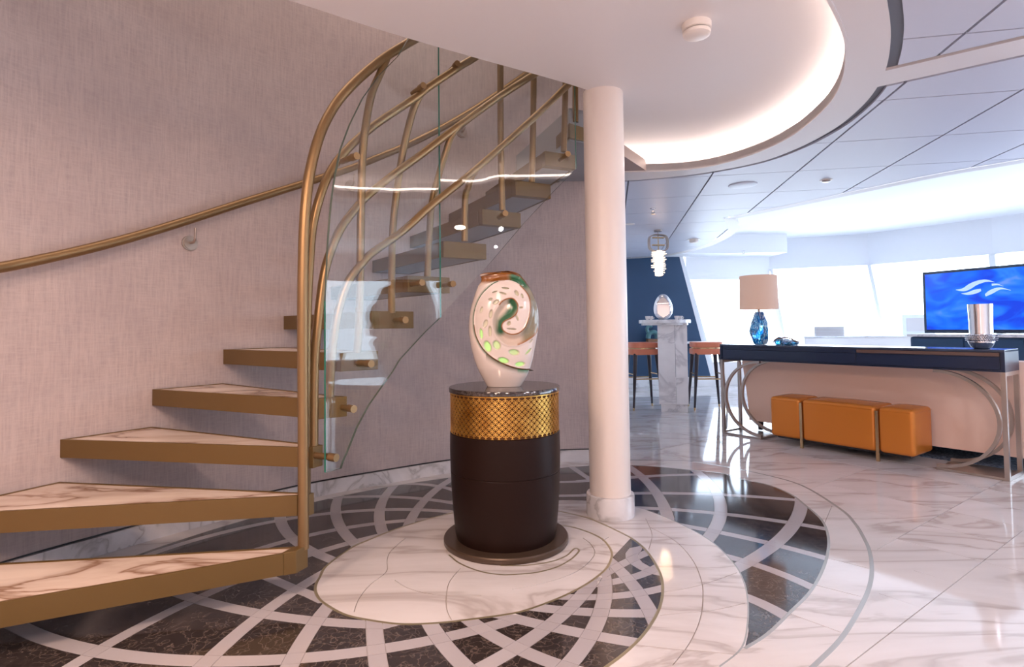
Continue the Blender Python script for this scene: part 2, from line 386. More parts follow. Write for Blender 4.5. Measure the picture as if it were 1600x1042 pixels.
S_D = [[0.895, 2.019], [1.061, 2.178], [1.189, 2.303], [1.322, 2.46], [1.466, 2.659], [1.607, 2.894], [1.717, 3.152], [1.762, 3.418], [1.783, 3.621], [1.74, 3.842], [1.624, 3.987], [1.532, 4.166], [1.326, 4.269], [1.109, 4.377], [0.932, 4.427]]
S_E = [[0.951, 1.825], [1.129, 1.978], [1.303, 2.16], [1.457, 2.338], [1.586, 2.517], [1.71, 2.727], [1.794, 2.91], [1.867, 3.096], [1.929, 3.337], [1.954, 3.832], [1.814, 4.13], [1.611, 4.377], [1.413, 4.544], [1.163, 4.584]]
S_coilo = [[-0.32, 2.741], [-0.256, 2.638], [-0.153, 2.55], [-0.066, 2.518], [-0.015, 2.517], [0.093, 2.535], [0.192, 2.591], [0.267, 2.677], [0.311, 2.761], [0.311, 2.794], [0.3, 2.801], [0.287, 2.787]]
S_coili = [[0.287, 2.787], [0.248, 2.715], [0.174, 2.652], [0.059, 2.612], [-0.015, 2.61], [-0.068, 2.612]]
def pin(poly, x, y):
    c = False; n = len(poly)
    for i in range(n):
        x1, y1 = poly[i]; x2, y2 = poly[(i+1) % n]
        if (y1 > y) != (y2 > y) and x < (x2-x1)*(y-y1)/(y2-y1)+x1: c = not c
    return c
gold_line = smooth(S_coilo[-1:]+[] , 1)
# one long brass line: right side of the oval, front, left, over the back, then down the right as curve B
oval_R = S_goldR[::-1]                                   # from the back right down and round to the front
line_gold = smooth([(.10, 3.155)]+oval_R+S_goldL[::-1][1:]+S_goldLback+[(-.28, 3.40), (-.05, 3.46), (.15, 3.43)]+S_B[::-1]+[(.19, 1.76), (-.1, 1.67)], 6)
oval_poly = smooth(S_goldR+[(.10, 3.155), (-.12, 3.22), (-.30, 3.30)]+S_goldLback[::-1]+S_goldL, 5, True)
curve_C = smooth([(.775, 1.93), (.83, 2.03)]+S_C[2:]+[(.62, 3.50), (.42, 3.56), (.15, 3.56), (-.12, 3.50), (-.32, 3.40)], 5)
curve_D = smooth([(.775, 1.93)]+S_D+[(.70, 4.46)], 5)
curve_E = smooth([(.80, 1.70)]+S_E+[(.95, 4.60), (.72, 4.60)], 5)
curb_c, curb_r = (.661, 1.569), 2.803
curb_arc = [(curb_c[0]+curb_r*math.cos(a), curb_c[1]+curb_r*math.sin(a)) for a in [R(100+i*2.2) for i in range(48)]]
# dark mosaic field
dark_poly = ([(p[0], p[1]) for p in smooth(S_goldL[::-1]+S_goldLback, 5)]+[(-.38, 3.37)]+curve_C[::-1]+curve_D+[(.45, 4.40), (.17, 4.33)]
             + [p for p in curb_arc if p[0] < .15 and p[1] > 1.45]+[(-2.0, 1.35), (-1.2, 1.3), (-.6, 1.45)]
             + [(p[0], p[1]) for p in smooth([(-.1, 1.67), (.19, 1.76)]+S_B[:9], 5)]+[(.45, 2.665)]
             + [(p[0], p[1]) for p in smooth(S_goldR[:6], 5)][::-1])
def arc(cx, cy, r, a0, a1, ww):
    n = max(6, int(abs(a1-a0)*r/.05)); return [(cx+r*math.cos(a0+(a1-a0)*i/n), cy+r*math.sin(a0+(a1-a0)*i/n)) for i in range(n+1)]
band_lines = [(arc(*b), b[5]) for b in BANDS]
band_lines += [([(-1.42, 2.74), (-1.05, 2.485), (-.95, 2.415), (-.86, 2.36), (-.78, 2.30)], .05), ([(.22, 4.36), (.24, 4.0), (.22, 3.7), (.15, 3.5)], .06), (smooth([(.10, 3.98), (.44, 3.99), (.60, 4.02), (.98, 4.10)], 5), .05), (smooth([(-.38, 3.60), (.0, 3.66), (.44, 3.665), (.78, 3.70)], 5), .05)]
metal = [(line_gold, .012, 'inlay'), (smooth(S_coilo+S_coili[1:], 4), .009, 'inlay'), (curve_D, .013, 'inlay_silver'), (curve_E, .017, 'inlay_silver'), (smooth(S_C[:1]+S_C[1:], 5), .006, 'inlay_silver'),
         (curb_arc, .006, 'inlay_silver')]
joint = [(smooth(J, 4), .004) for J in (J_thin, J_ovj1, J_ovj2, J_ovj3, J_ovj4, J_r1, J_r2, J_r3, J_r4, J_r5, J_d1, J_d2, J_d3, J_d4)]
gd = Vector((math.cos(R(35.3)), math.sin(R(35.3)))); gn = Vector((-gd.y, gd.x))
E_poly = curve_E+[(-.5, 4.2), (-2.6, 2.6), (-2.6, .9), (.1, .9)]
def gl_(a, b):                              # clip a straight joint so it stays outside the ring
    out = []; cur = []
    n = 60
    for i in range(n+1):
        p = (a.x+(b.x-a.x)*i/n, a.y+(b.y-a.y)*i/n)
        if pin(E_poly, *p):
            if len(cur) > 1: out.append([cur[0], cur[-1]])
            cur = []
        else: cur.append(p)
    if len(cur) > 1: out.append([cur[0], cur[-1]])
    return out
for c_ in (-2.6, -1.9, -1.2, -.5, .18, .877, 1.223, 1.92, 2.62, 3.32, 4.0, 4.7, 5.4, 6.1, 6.8, 7.5):
    for sgm in gl_(gn*c_+gd*(-3.4), gn*c_+gd*12): joint.append((sgm, .004 if c_ < 3 else .008))
for k in range(-8, 32):
    g = 2.18+.355*k
    if g > 5.5 and k % 2: continue
    for sgm in gl_(gd*g+gn*(-5.5), gd*g+gn*9): joint.append((sgm, .003 if g < 4.5 else .007))
BX = (-3.0, 9.6, -2.6, 11.4)
def clipbox(P): return [(min(max(x, BX[0]), BX[1]), min(max(y, BX[2]), BX[3])) for x, y in P]
GAP = .0016
Vs = []; Es = []
def addline(P, closed=False):
    o = len(Vs)
    for p in P: Vs.append(Vector((p[0], p[1])))
    for i in range(len(P)-1): Es.append((o+i, o+i+1))
    if closed: Es.append((o+len(P)-1, o))
for P, w in band_lines:
    for d in (w/2, -w/2, w/2+GAP, -w/2-GAP): addline(offset(P, d))
for P, w, _ in metal:
    for d in (w/2, -w/2): addline(offset(P, d))
for P, w in joint:
    for d in (w/2, -w/2): addline(clipbox(offset(P, d)))
addline(dark_poly, True)
addline([(BX[0], BX[2]), (BX[1], BX[2]), (BX[1], BX[3]), (BX[0], BX[3])], True)
cv, ce, cf, ov, oe, of_ = delaunay_2d_cdt(Vs, Es, [], 0, 1e-5)
cvn = np.array([(v.x, v.y) for v in cv]); tri = np.array([f for f in cf]); cen = cvn[tri].mean(1)
def dist(P, C):
    A = np.array(P, float)[:, :2]; best = np.full(len(C), 1e9)
    lo = A.min(0)-.3; hi = A.max(0)+.3; idx = np.where(((C > lo) & (C < hi)).all(1))[0]; Q = C[idx]; bb = np.full(len(Q), 1e9)
    for i in range(len(A)-1):
        d = A[i+1]-A[i]; L2 = max((d**2).sum(), 1e-12); t = np.clip(((Q-A[i])@d)/L2, 0, 1)
        bb = np.minimum(bb, np.hypot(*(Q-A[i]-t[:, None]*d).T))
    best[idx] = bb; return best
def inpoly(P, C):
    A = np.array(P, float); ins = np.zeros(len(C), bool)
    for i in range(len(A)):
        x1, y1 = A[i]; x2, y2 = A[(i+1) % len(A)]
        if y1 == y2: continue
        c = ((y1 > C[:, 1]) != (y2 > C[:, 1])) & (C[:, 0] < (x2-x1)*(C[:, 1]-y1)/(y2-y1)+x1); ins ^= c
    return ins
ind = inpoly(dark_poly, cen)
keys = [[] for _ in cen]; skip = np.zeros(len(cen), bool); met = np.full(len(cen), -1)
for i, (P, w) in enumerate(band_lines):
    d = dist(P, cen)
    for t in np.where((d < w/2) & ind)[0]: keys[t].append(i)
    skip |= (d >= w/2) & (d < w/2+GAP) & ind
for i, (P, w) in enumerate(joint):
    skip |= (dist(P, cen) < w/2) & ~ind
for i, (P, w, _) in enumerate(metal):
    d = dist(P, cen); met[d < w/2] = i
# nothing to lay inside the curved stair wall
skip &= met < 0
edge = {}
for ti, f in enumerate(tri):
    for a, b in ((f[0], f[1]), (f[1], f[2]), (f[2], f[0])): edge.setdefault((min(a, b), max(a, b)), []).append(ti)
K = [('x',) if skip[i] else ('m', int(met[i])) if met[i] >= 0 else ('d', tuple(keys[i])) if ind[i] else ('w',) for i in range(len(tri))]
con = set()
for e, orig in zip(ce, oe):
    if orig: con.add((min(e), max(e)))
par = list(range(len(tri)))
def find(a):
    while par[a] != a: par[a] = par[par[a]]; a = par[a]
    return a
for e, ts in edge.items():
    if len(ts) == 2 and K[ts[0]] == K[ts[1]] and K[ts[0]][0] != 'x': par[find(ts[0])] = find(ts[1])
comp = {}
for i in range(len(tri)):
    if K[i][0] != 'x': comp.setdefault(find(i), []).append(i)
floor = MB().box(-3.0, 9.6, -2.6, 11.4, -.12, -.004).build('floor', 'grout', kind='structure')
floor['label'] = 'polished marble floor with a dark mosaic spiral'
TILES = {'tile': 0, 'inlay_strip': 0}
crumbs = {'dark': MB(), 'marble': MB()}
for root, ts in comp.items():
    k = K[root]
    A = sum(abs((cvn[tri[t][1]]-cvn[tri[t][0]])[0]*(cvn[tri[t][2]]-cvn[tri[t][0]])[1]-(cvn[tri[t][1]]-cvn[tri[t][0]])[1]*(cvn[tri[t][2]]-cvn[tri[t][0]])[0])/2 for t in ts)
    if A < 2e-6: continue
    vid = {}; V = []; F = []; bnd = {}
    for t in ts:
        f = list(tri[t]); p = cvn[f]
        if (p[1][0]-p[0][0])*(p[2][1]-p[0][1])-(p[1][1]-p[0][1])*(p[2][0]-p[0][0]) < 0: f = f[::-1]
        g = []
        for a in f:
            if a not in vid: vid[a] = len(V); V.append((cvn[a][0], cvn[a][1], 0.0))
            g.append(vid[a])
        F.append(tuple(g))
        for a, b in ((g[0], g[1]), (g[1], g[2]), (g[2], g[0])):
            if (b, a) in bnd: del bnd[(b, a)]
            else: bnd[(a, b)] = 1
    if k[0] == 'm': mt, nm, zt = metal[k[1]][2], 'inlay_strip', .0004
    elif k[0] == 'w': mt, nm, zt = 'marble', 'tile', 0.0
    elif len(k[1]) == 0: mt, nm, zt = 'dark', 'tile', 0.0
    else: mt, nm, zt = 'pale', 'tile', 0.0
    V = [(x, y, zt) for x, y, _ in V]
    n0 = len(V); V += [(x, y, -.0045) for x, y, _ in V]
    for a, b in bnd: F.append((b, a, a+n0, b+n0))
    if A < 3e-4 and mt != 'inlay':
        crumbs['dark' if mt == 'dark' else 'marble'].add(V, F); continue
    MB().add(V, F).build(nm, mt, floor, fix=False)
for k_, mb in crumbs.items():
    if mb.v: mb.build('tile_sliver', k_, floor, kind='stuff', fix=False)

# ================================================================== CURVED STAIR WALL
WALL = smooth([(-2.50, -2.2), (-2.56, -.6), (-2.56, .6), (-2.50, 1.5), (-2.40, 2.10), (-2.26, 2.47), (-2.06, 2.80), (-1.82, 3.14), (-1.56, 3.46), (-1.28, 3.74), (-.91, 4.01), (-.49, 4.28), (0, 4.49), (.40, 4.58), (.74, 4.60)], 6)
wallstrip(WALL, .12, .10, 4.6).build('wall_left', 'fabric', kind='structure')
wallstrip(offset(WALL, -.018), .03, 0, .092).build('baseboard_left', 'marble_wall', kind='structure')
wallstrip(offset(WALL, -.004), .02, .092, .100).build('shadow_joint_strip', 'black', kind='structure')  # shade of the joint above the baseboard, put in as a black strip
# wall return behind the column, running back to the lounge wall
MB().prism([(.74, 4.60), (.86, 4.62), (1.62, 10.1), (1.45, 10.1)], 0, 4.6).build('wall_return', 'white', kind='structure')
MB().box(-3.2, 9.6, -2.7, -2.55, 0, 4.6).build('wall_back', 'white', kind='structure')

# ================================================================== COLUMN
cc = (.562, 3.30)
col = thing('column', 'round cream white column with a marble foot ring beside the pedestal', 'column', (*cc, 0))
MB().lathe([(.119, .0), (.119, 2.50)], 64, cc).build('shaft', 'column', col)
MB().lathe([(.12, .001), (.139, .001), (.139, .118), (.136, .124), (.12, .125)], 64, cc).build('base_ring', 'marble_wall', col)

# ================================================================== STAIRCASE
RISE, TH_ = .198, .085
I_ = [(-.89, 2.30), (-.875, 2.40), (-.86, 2.405), (-.86, 2.47), (-.80, 2.60), (-.71, 2.82), (-.565, 3.02), (-.38, 3.10), (-.165, 3.19), (.03, 3.32), (.215, 3.39), (.375, 3.46), (.52, 3.56)]
BK = [(-.865, 2.36), (-.862, 2.425), (-.835, 2.455), (-.755, 2.545), (-.655, 2.72), (-.53, 3.0), (-.355, 3.19), (-.145, 3.24), (.06, 3.33), (.25, 3.43), (.41, 3.48), (.52, 3.58)]
O_ = [(-2.47, 1.55), (-2.38, 2.18), (-2.15, 2.66), (-1.925, 2.985), (-1.70, 3.28), (-1.46, 3.56), (-1.23, 3.78), (-.99, 3.95), (-.75, 4.12), (-.48, 4.28), (-.2, 4.41), (.1, 4.51), (.40, 4.57)]
stair = thing('staircase', 'floating curved staircase with bronze edged marble treads, arching bronze rails and curved glass panels', 'staircase', (-.9, 2.3, 0))
def lerp(a, b, t): return (a[0]+(b[0]-a[0])*t, a[1]+(b[1]-a[1])*t)
def inset(poly, d):
    n = len(poly); s = 1 if area2(poly) > 0 else -1; out = []
    for i in range(n):
        a, b, c = (Vector(poly[i-1][:2]), Vector(poly[i][:2]), Vector(poly[(i+1) % n][:2]))
        e1 = (b-a).normalized(); e2 = (c-b).normalized(); n1 = Vector((-e1.y, e1.x))*s; n2 = Vector((-e2.y, e2.x))*s
        k = n1+n2; k = k/max(.35, k.dot(n1)) if k.length > 1e-6 else n1
        out.append(tuple(b+k*d))
    return out
for k in range(12):
    z1 = RISE*(k+1); z0 = z1-TH_
    Fo, Fi, Bi, Bo = O_[k], I_[k], BK[k], O_[k+1]
    poly = [Fo, Fi, Bi, Bo]
    # end block sits proud of the tread body
    L = math.hypot(Fi[0]-Fo[0], Fi[1]-Fo[1]); t = .05/L
    body = [Fo, lerp(Fi, Fo, t), lerp(Bi, Bo, t), Bo]; blk = [lerp(Fi, Fo, t*.97), Fi, Bi, lerp(Bi, Bo, t*.97)]
    inn = inset(body, .012)
    mb = MB(); a = body if area2(body) > 0 else body[::-1]; b = inset(a, .012)
    n = 4; V = [(p[0], p[1], z0) for p in a]+[(p[0], p[1], z1) for p in a]+[(p[0], p[1], z1) for p in b]+[(p[0], p[1], z1-.006) for p in b]+[(p[0], p[1], z0) for p in b]+[(p[0], p[1], z0+.006) for p in b]
    F = []
    for i in range(4):
        j = (i+1) % 4; F += [(i, j, 4+j, 4+i), (4+i, 4+j, 8+j, 8+i), (8+i, 8+j, 12+j, 12+i), (j, i, 16+i, 16+j), (16+j, 16+i, 20+i, 20+j)]
    mb.add(V, F)
    tr = mb.build('tread', 'bronze', stair, fix=False)
    MB().prism([b[i] for i in range(4)], z1-.02, z1-.003).build('marble_top', 'marble_tread', tr)
    MB().prism([b[i] for i in range(4)], z0+.003, z0+.02).build('underside_panel', 'under', tr)
    MB().prism(blk, z0-.003, z1+.003).build('end_block', 'bronze', tr, bevel=.003)
# upper landing slab past the last tread, running from the wall to behind the column
MB().prism([(.38, 3.50), (.54, 3.58), (.66, 4.50), (.05, 4.48)], 2.28, 2.49).build('landing', 'under', stair)

def rail(name, pts, r, n=6):
    P = smooth([tuple(at(*p)) for p in pts], n); return MB().tube(P, r, 16).build(name, 'rail', stair)
rail('handrail', [(474, 857, 2.36), (474, 700, 2.36), (473, 500, 2.36), (474, 400, 2.37), (477, 330, 2.38), (484, 270, 2.40), (500, 210, 2.45), (521, 168, 2.52), (545, 138, 2.58), (575, 110, 2.68), (605, 87, 2.78), (645, 63, 2.90), (690, 38, 3.0), (740, 12, 3.1)], .0225)
rail('handrail', [(478, 772, 2.42), (478, 600, 2.42), (480, 480, 2.43), (484, 403, 2.45), (489, 350, 2.47), (503, 298, 2.50), (520, 262, 2.56), (543, 233, 2.62), (564, 213, 2.68), (593, 190, 2.76), (650, 152, 2.88), (670, 136, 2.93), (720, 103, 3.05), (745, 88, 3.1), (800, 50, 3.2)], .020)
rail('handrail', [(490, 697, 2.44), (491, 580, 2.45), (496, 512, 2.46), (506, 431, 2.5), (520, 384, 2.54), (535, 353, 2.58), (554, 328, 2.64), (573, 307, 2.7), (612, 275, 2.80), (660, 240, 2.92), (715, 198, 3.04), (782, 150, 3.14), (832, 118, 3.24), (880, 88, 3.34)], .020)
rail('handrail', [(515, 622, 2.53), (518, 560, 2.54), (528, 490, 2.57), (543, 443, 2.61), (562, 416, 2.65), (583, 394, 2.7), (627, 363, 2.82), (673, 322, 2.93), (700, 300, 3.0), (730, 276, 3.06), (757, 253, 3.12), (782, 231, 3.16), (834, 184, 3.26), (863, 157, 3.32), (882, 138, 3.36), (905, 118, 3.42)], .020)
for pts in (
    [(558, 551, 2.66), (561, 506, 2.66), (563, 420, 2.66), (564, 336, 2.66), (566, 252, 2.66), (571.6, 194, 2.67), (581, 146, 2.70), (592.7, 117.6, 2.74), (604, 92, 2.78)],
    [(612, 489, 2.91), (612, 440, 2.91), (614, 355, 2.90), (621.6, 288, 2.89), (629, 240, 2.89), (637, 204, 2.89), (646, 171, 2.90), (657, 148, 2.91), (669, 137, 2.93)],
    [(668, 432, 3.10), (670.5, 374, 3.09), (675, 317, 3.07), (687, 269, 3.05), (696, 240, 3.04), (705, 213, 3.03), (716, 198, 3.04)],
    [(726, 377, 3.16), (727, 310, 3.15), (732, 292, 3.14), (738, 275, 3.11), (748, 261, 3.10)],
    [(785, 329, 3.26), (782.5, 230, 3.25), (782, 105, 3.25), (783, 40, 3.25)],
    [(831, 285, 3.38), (833, 200, 3.37), (834, 118, 3.36), (834, 70, 3.36)],
    [(881, 237, 3.44), (883, 160, 3.43), (884, 110, 3.43)],
    [(899, 191, 3.52), (899, 150, 3.51), (899, 110, 3.5)]):
    rail('post', pts, .019)
# curved glass panels (plan given by pixel column and depth, edges by pixel rows)
def glass_panel(plan, top, bot, px0, px1, n):
    def itp(tab, x):
        xs = [a[0] for a in tab]; ys = [a[1] for a in tab]; return float(np.interp(x, xs, ys))
    pl = smooth(plan, 6)
    A = []; B = []
    for i in range(n+1):
        px = px0+(px1-px0)*i/n; D = itp(pl, px); A.append(at(px, itp(bot, px), D)); B.append(at(px, itp(top, px), D))
        A[-1].x = B[-1].x = (A[-1].x+B[-1].x)/2
    rows = 14; T = .012; V = []; F = []
    nrm = []
    for i in range(n+1):
        t = (A[min(i+1, n)]-A[max(i-1, 0)]); t.z = 0; t.normalize(); nrm.append(Vector((t.y, -t.x, 0)))
    for side in (1, 0):
        for i in range(n+1):
            for j in range(rows+1): V.append(A[i].lerp(B[i], j/rows)+nrm[i]*T*side)
    S = (n+1)*(rows+1); q = lambda s_, i, j: s_*S+i*(rows+1)+j
    for i in range(n):
        for j in range(rows): F += [(q(0, i, j), q(0, i+1, j), q(0, i+1, j+1), q(0, i, j+1)), (q(1, i+1, j), q(1, i, j), q(1, i, j+1), q(1, i+1, j+1))]
    g = MB().add(V, F, True).build('glass_panel', 'glass', stair, fix=False)
    E_ = []
    for i in range(n): E_ += [(q(0, i, 0), q(1, i, 0), q(1, i+1, 0), q(0, i+1, 0)), (q(0, i, rows), q(0, i+1, rows), q(1, i+1, rows), q(1, i, rows))]
    MB().add(V, E_).build('glass_edge', 'dimedge', g, fix=False)
    E_ = []
    for j in range(rows): E_ += [(q(0, 0, j), q(0, 0, j+1), q(1, 0, j+1), q(1, 0, j)), (q(0, n, j), q(1, n, j), q(1, n, j+1), q(0, n, j+1))]
    MB().add(V, E_).build('glass_edge', 'greenedge', g, fix=False, label='green polished upright glass edge')
    return A, nrm
glass_panel([(500, 2.37), (507, 2.375), (515, 2.40), (530, 2.45), (560, 2.555), (600, 2.70), (640, 2.85), (690, 3.03)],
            [(506.5, 470), (507.5, 440), (510, 385), (514, 330), (520, 285), (530, 235), (545, 195), (565, 155), (590, 120), (622, 88), (650, 40), (686, 40)],
            [(506.5, 738), (531, 731), (533, 722), (541, 704), (555, 668), (573, 634), (584, 618), (611, 580), (621.5, 562), (660, 520), (686, 495)], 506.5, 685.5, 60)
glass_panel([(686, 3.02), (760, 3.06), (820, 3.16), (862, 3.24), (900, 3.30)],
            [(686, 35), (906, 100)], [(686, 494), (760, 415), (815, 350), (862, 300), (900, 262)], 688, 898, 36)
def bolt(px, py, D, dirv, back=.09, fr=.035, r=.017):
    p = at(px, py, D); d = Vector(dirv).normalized()
    MB().tube([p-d*back, p-d*.0], r*.8, 16).tube([p-d*.004, p+d*fr], r, 20).build('glass_bolt', 'rail', stair)
for b in ((516, 714, 2.38, (.9, -.45, 0)), (574, 568, 2.58, (.7, -.7, 0)), (546, 638, 2.50, (.75, -.65, 0)), (655, 442, 2.90, (.6, -.8, 0)), (704, 444, 3.02, (.5, -.85, 0)), (629, 500, 2.81, (.6, -.8, 0)),
          (787, 335, 3.10, (.3, -.95, 0)), (884, 243, 3.27, (.3, -.95, 0)), (551, 246, 2.52, (.75, -.65, 0)), (657, 137, 2.86, (.6, -.8, 0)), (711, 103, 3.02, (.5, -.85, 0))): bolt(*b)

# wall handrail
wr = thing('wall_handrail', 'round bronze handrail climbing the fabric wall on three brackets', 'handrail', (-2.2, 2.4, 1.3))
W9 = offset(WALL, -.075)
def onwall(px, py, P):
    d = ray(px, py); best = None
    for i in range(len(P)-1):
        a = Vector(P[i]); b = Vector(P[i+1]); e = b-a; det = d.x*(-e.y)+e.x*d.y
        if abs(det) < 1e-9: continue
        t = (a.x*(-e.y)+e.x*a.y)/det; s = (d.x*a.y-d.y*a.x)/det
        if t > 0 and -1e-6 <= s <= 1.000001: 
            q = Vector((0, 0, EYE))+d*t
            if best is None or q.y < best.y: best = q
    return best
rp = [onwall(px, py, W9) for px, py in ((0, 418), (70, 404), (140, 388), (215, 368), (300, 342), (390, 313), (470, 288), (550, 262), (600, 242), (640, 225), (690, 200), (740, 171), (790, 138), (825, 113), (850, 90))]
d0 = (rp[1]-rp[0]); P0 = [rp[0]-Vector((.12, .55, .12))*1.0, rp[0]-Vector((.05, .25, .07))]
MB().tube(smooth([tuple(p) for p in [*P0, *rp]], 6), .024, 18).build('rail', 'rail', wr)
for px, py in ((296, 380), (548, 291), (721, 207)):
    c = onwall(px, py, WALL); r_ = onwall(px-4, py-34*(2.9/c.y), W9)
    i = min(range(len(WALL)), key=lambda i: (WALL[i][0]-c.x)**2+(WALL[i][1]-c.y)**2); a = WALL[i-1]; b = WALL[i+1]; t = Vector((b[0]-a[0], b[1]-a[1], 0)).normalized(); n = Vector((t.y, -t.x, 0))
    br = MB().tube([c+n*.004, c+n*.055, c+n*.072+Vector((0, 0, .02)), Vector((c.x, c.y, r_.z-.02))+n*.072], .007, 10).build('bracket', 'rosette', wr)
    MB().tube([c-n*.002, c+n*.010], .042, 28).tube([c+n*.0101, c+n*.016], .034, 28).build('rosette', 'rosette', br)

# ================================================================== PEDESTAL
pc = (-.045, 2.93)
ped = thing('pedestal', 'round dark leather pedestal with gold lattice band and marble top under the spiral vase', 'pedestal', (*pc, 0))
MB().lathe([(.318, .0006), (.322, .006), (.322, .024), (.317, .030), (.26, .030)], 96, pc).build('plinth', 'plinth', ped)
prof = [(.255, .03), (.262, .06), (.272, .16), (.280, .28), (.284, .366), (.280, .371)]
MB().lathe(prof, 96, pc).build('lower_drum', 'drum', ped)
MB().lathe([(.279, .368), (.284, .374), (.286, .47), (.285, .562), (.281, .566)], 96, pc).build('upper_drum', 'drum', ped)
MB().lathe([(.276, .566), (.276, .765)], 96, pc).build('lattice_backing', 'goldback', ped)
lat = MB(); q = 2*math.pi*.2835/110
for j in range(13):
    for i in range(110):
        if (i+j) % 2: continue
        a0 = i*q/.2835; z0 = .577+j*(.178/12); ww = .0030; rq = q*.98
        V = []; n = 20
        for s_ in range(n):
            t = 2*math.pi*s_/n
            for rr, dr in ((rq+ww/2, 0), (rq+ww/2, .0022), (rq-ww/2, .0022), (rq-ww/2, 0)):
                a = a0+rr*math.cos(t)/.2835; z = min(.764, max(.5675, z0+rr*math.sin(t)*.178/12/q)); rad = .2785+dr*1.8
                V.append((pc[0]+rad*math.cos(a), pc[1]+rad*math.sin(a), z))
        F = []
        for s_ in range(n):
            t = (s_+1) % n
            F += [(s_*4+k, t*4+k, t*4+k+1, s_*4+k+1) for k in range(3)]
        lat.add(V, F)
lat.build('lattice_band', 'gold', ped, fix=False, kind='stuff', label='gold openwork band of interlaced rings')
MB().lathe([(.281, .765), (.285, .765), (.285, .769), (.281, .769)], 96, pc).build('band_rim', 'gold', ped)
MB().lathe([(.284, .769), (.290, .772), (.290, .790), (.287, .794)], 96, pc).build('marble_top', 'dark', ped)

# ================================================================== SPIRAL VASE
K_ = .000697
def vz(Y): return (965-Y)*K_
rows = [(105, 478, 500), (112, 400, 548), (120, 300, 566), (134, 284, 592), (160, 298, 612), (185, 294, 630), (215, 274, 650), (270, 252, 680), (340, 228, 708), (400, 212, 718), (450, 204, 721), (520, 200, 720), (580, 202, 712), (680, 217, 693), (760, 238, 676), (830, 262, 655), (890, 292, 630), (930, 313, 607), (965, 333, 583)]
NR, NC = 300, 420
Ys = np.linspace(965, 105, NR)
Lx = np.interp(Ys, [r[0] for r in rows], [r[1] for r in rows]); Rx = np.interp(Ys, [r[0] for r in rows], [r[2] for r in rows])
for _ in range(6):
    Lx[1:-1] = (Lx[:-2]+2*Lx[1:-1]+Lx[2:])/4; Rx[1:-1] = (Rx[:-2]+2*Rx[1:-1]+Rx[2:])/4
ph = np.linspace(0, 2*np.pi, NC, endpoint=False)
CXv = (Lx+Rx)/2; Wv = (Rx-Lx)/2
X = CXv[:, None]+Wv[:, None]*np.sign(np.cos(ph))[None]*np.abs(np.cos(ph))[None]**.95
depth = np.minimum(Wv*.62, 165)
Yd = -depth[:, None]*np.sign(np.sin(ph))[None]*np.abs(np.sin(ph))[None]**.85
front = (np.sin(ph) > 0)[None]*np.ones((NR, 1), bool)
YY = Ys[:, None]*np.ones((1, NC))
pts = np.stack([X.ravel(), YY.ravel()], 1)
R1 = smooth([(435, 365), (455, 340), (490, 322), (530, 320), (560, 350), (568, 385), (555, 430), (520, 460), (475, 480), (452, 505), (455, 540), (480, 565), (520, 578), (570, 570), (615, 530), (645, 460), (658, 380), (650, 310), (620, 260), (580, 215), (530, 190), (480, 185), (400, 205), (330, 260), (280, 330), (250, 420), (246, 500), (262, 590), (310, 680), (380, 745), (470, 795), (570, 828), (668, 840)], 4)
R1a = smooth([(435, 365), (455, 340), (490, 322), (530, 320), (560, 350), (568, 385), (555, 430), (520, 460), (475, 480), (452, 505), (455, 540), (480, 565), (520, 578), (570, 570), (615, 530), (645, 460), (658, 380), (650, 310), (620, 260), (585, 222)], 4)
R1c = smooth([(247, 510), (262, 590), (310, 680), (380, 745), (470, 795), (570, 828), (668, 840)], 4)
R2 = smooth([(720, 535), (690, 590), (610, 640), (540, 662), (470, 650), (420, 610), (390, 560), (378, 500), (388, 440), (415, 390), (437, 366)], 4)
chan = [(283, 150), (480, 100), (640, 150), (760, 330), (740, 520)]+R2+R1[:R1.index(R1[0])+1]+R1[1:84]+[(470, 186), (400, 190), (330, 205), (276, 228)]
def dl(P): return dist(P, pts)
dist_ = dist
def dfar(P):
    A = np.array(P, float); best = np.full(len(pts), 1e9)
    for i in range(len(A)-1):
        d = A[i+1]-A[i]; t = np.clip(((pts-A[i])@d)/max((d**2).sum(), 1e-9), 0, 1)
        best = np.minimum(best, np.hypot(*(pts-A[i]-t[:, None]*d).T))
    return best.reshape(NR, NC)
d1 = dfar(R1); d1a = dfar(R1a); d1c = dfar(R1c); d2 = dfar(R2)
inch = inpoly(chan, pts).reshape(NR, NC) & front
dch = np.minimum(d1, d2)
ss = lambda x: np.clip(x, 0, 1)**2*(3-2*np.clip(x, 0, 1))
panelp = R1[84:]+[(720, 780), (735, 540)]+R2[:4*8]+R1[8:84]
inpan = (inpoly(R1[:]+[(700, 700), (735, 540)]+R2, pts).reshape(NR, NC)) & front & ~inch
H = np.zeros((NR, NC))
H -= 40*ss(dch/40)*inch*np.clip(np.sin(ph)[None]*1.6, 0, 1)                                   # carved channel
H += 7*np.exp(-(d1/6.)**2)*front                          # raised spiral lip
H += 5*np.exp(-(d2/9.)**2)*front
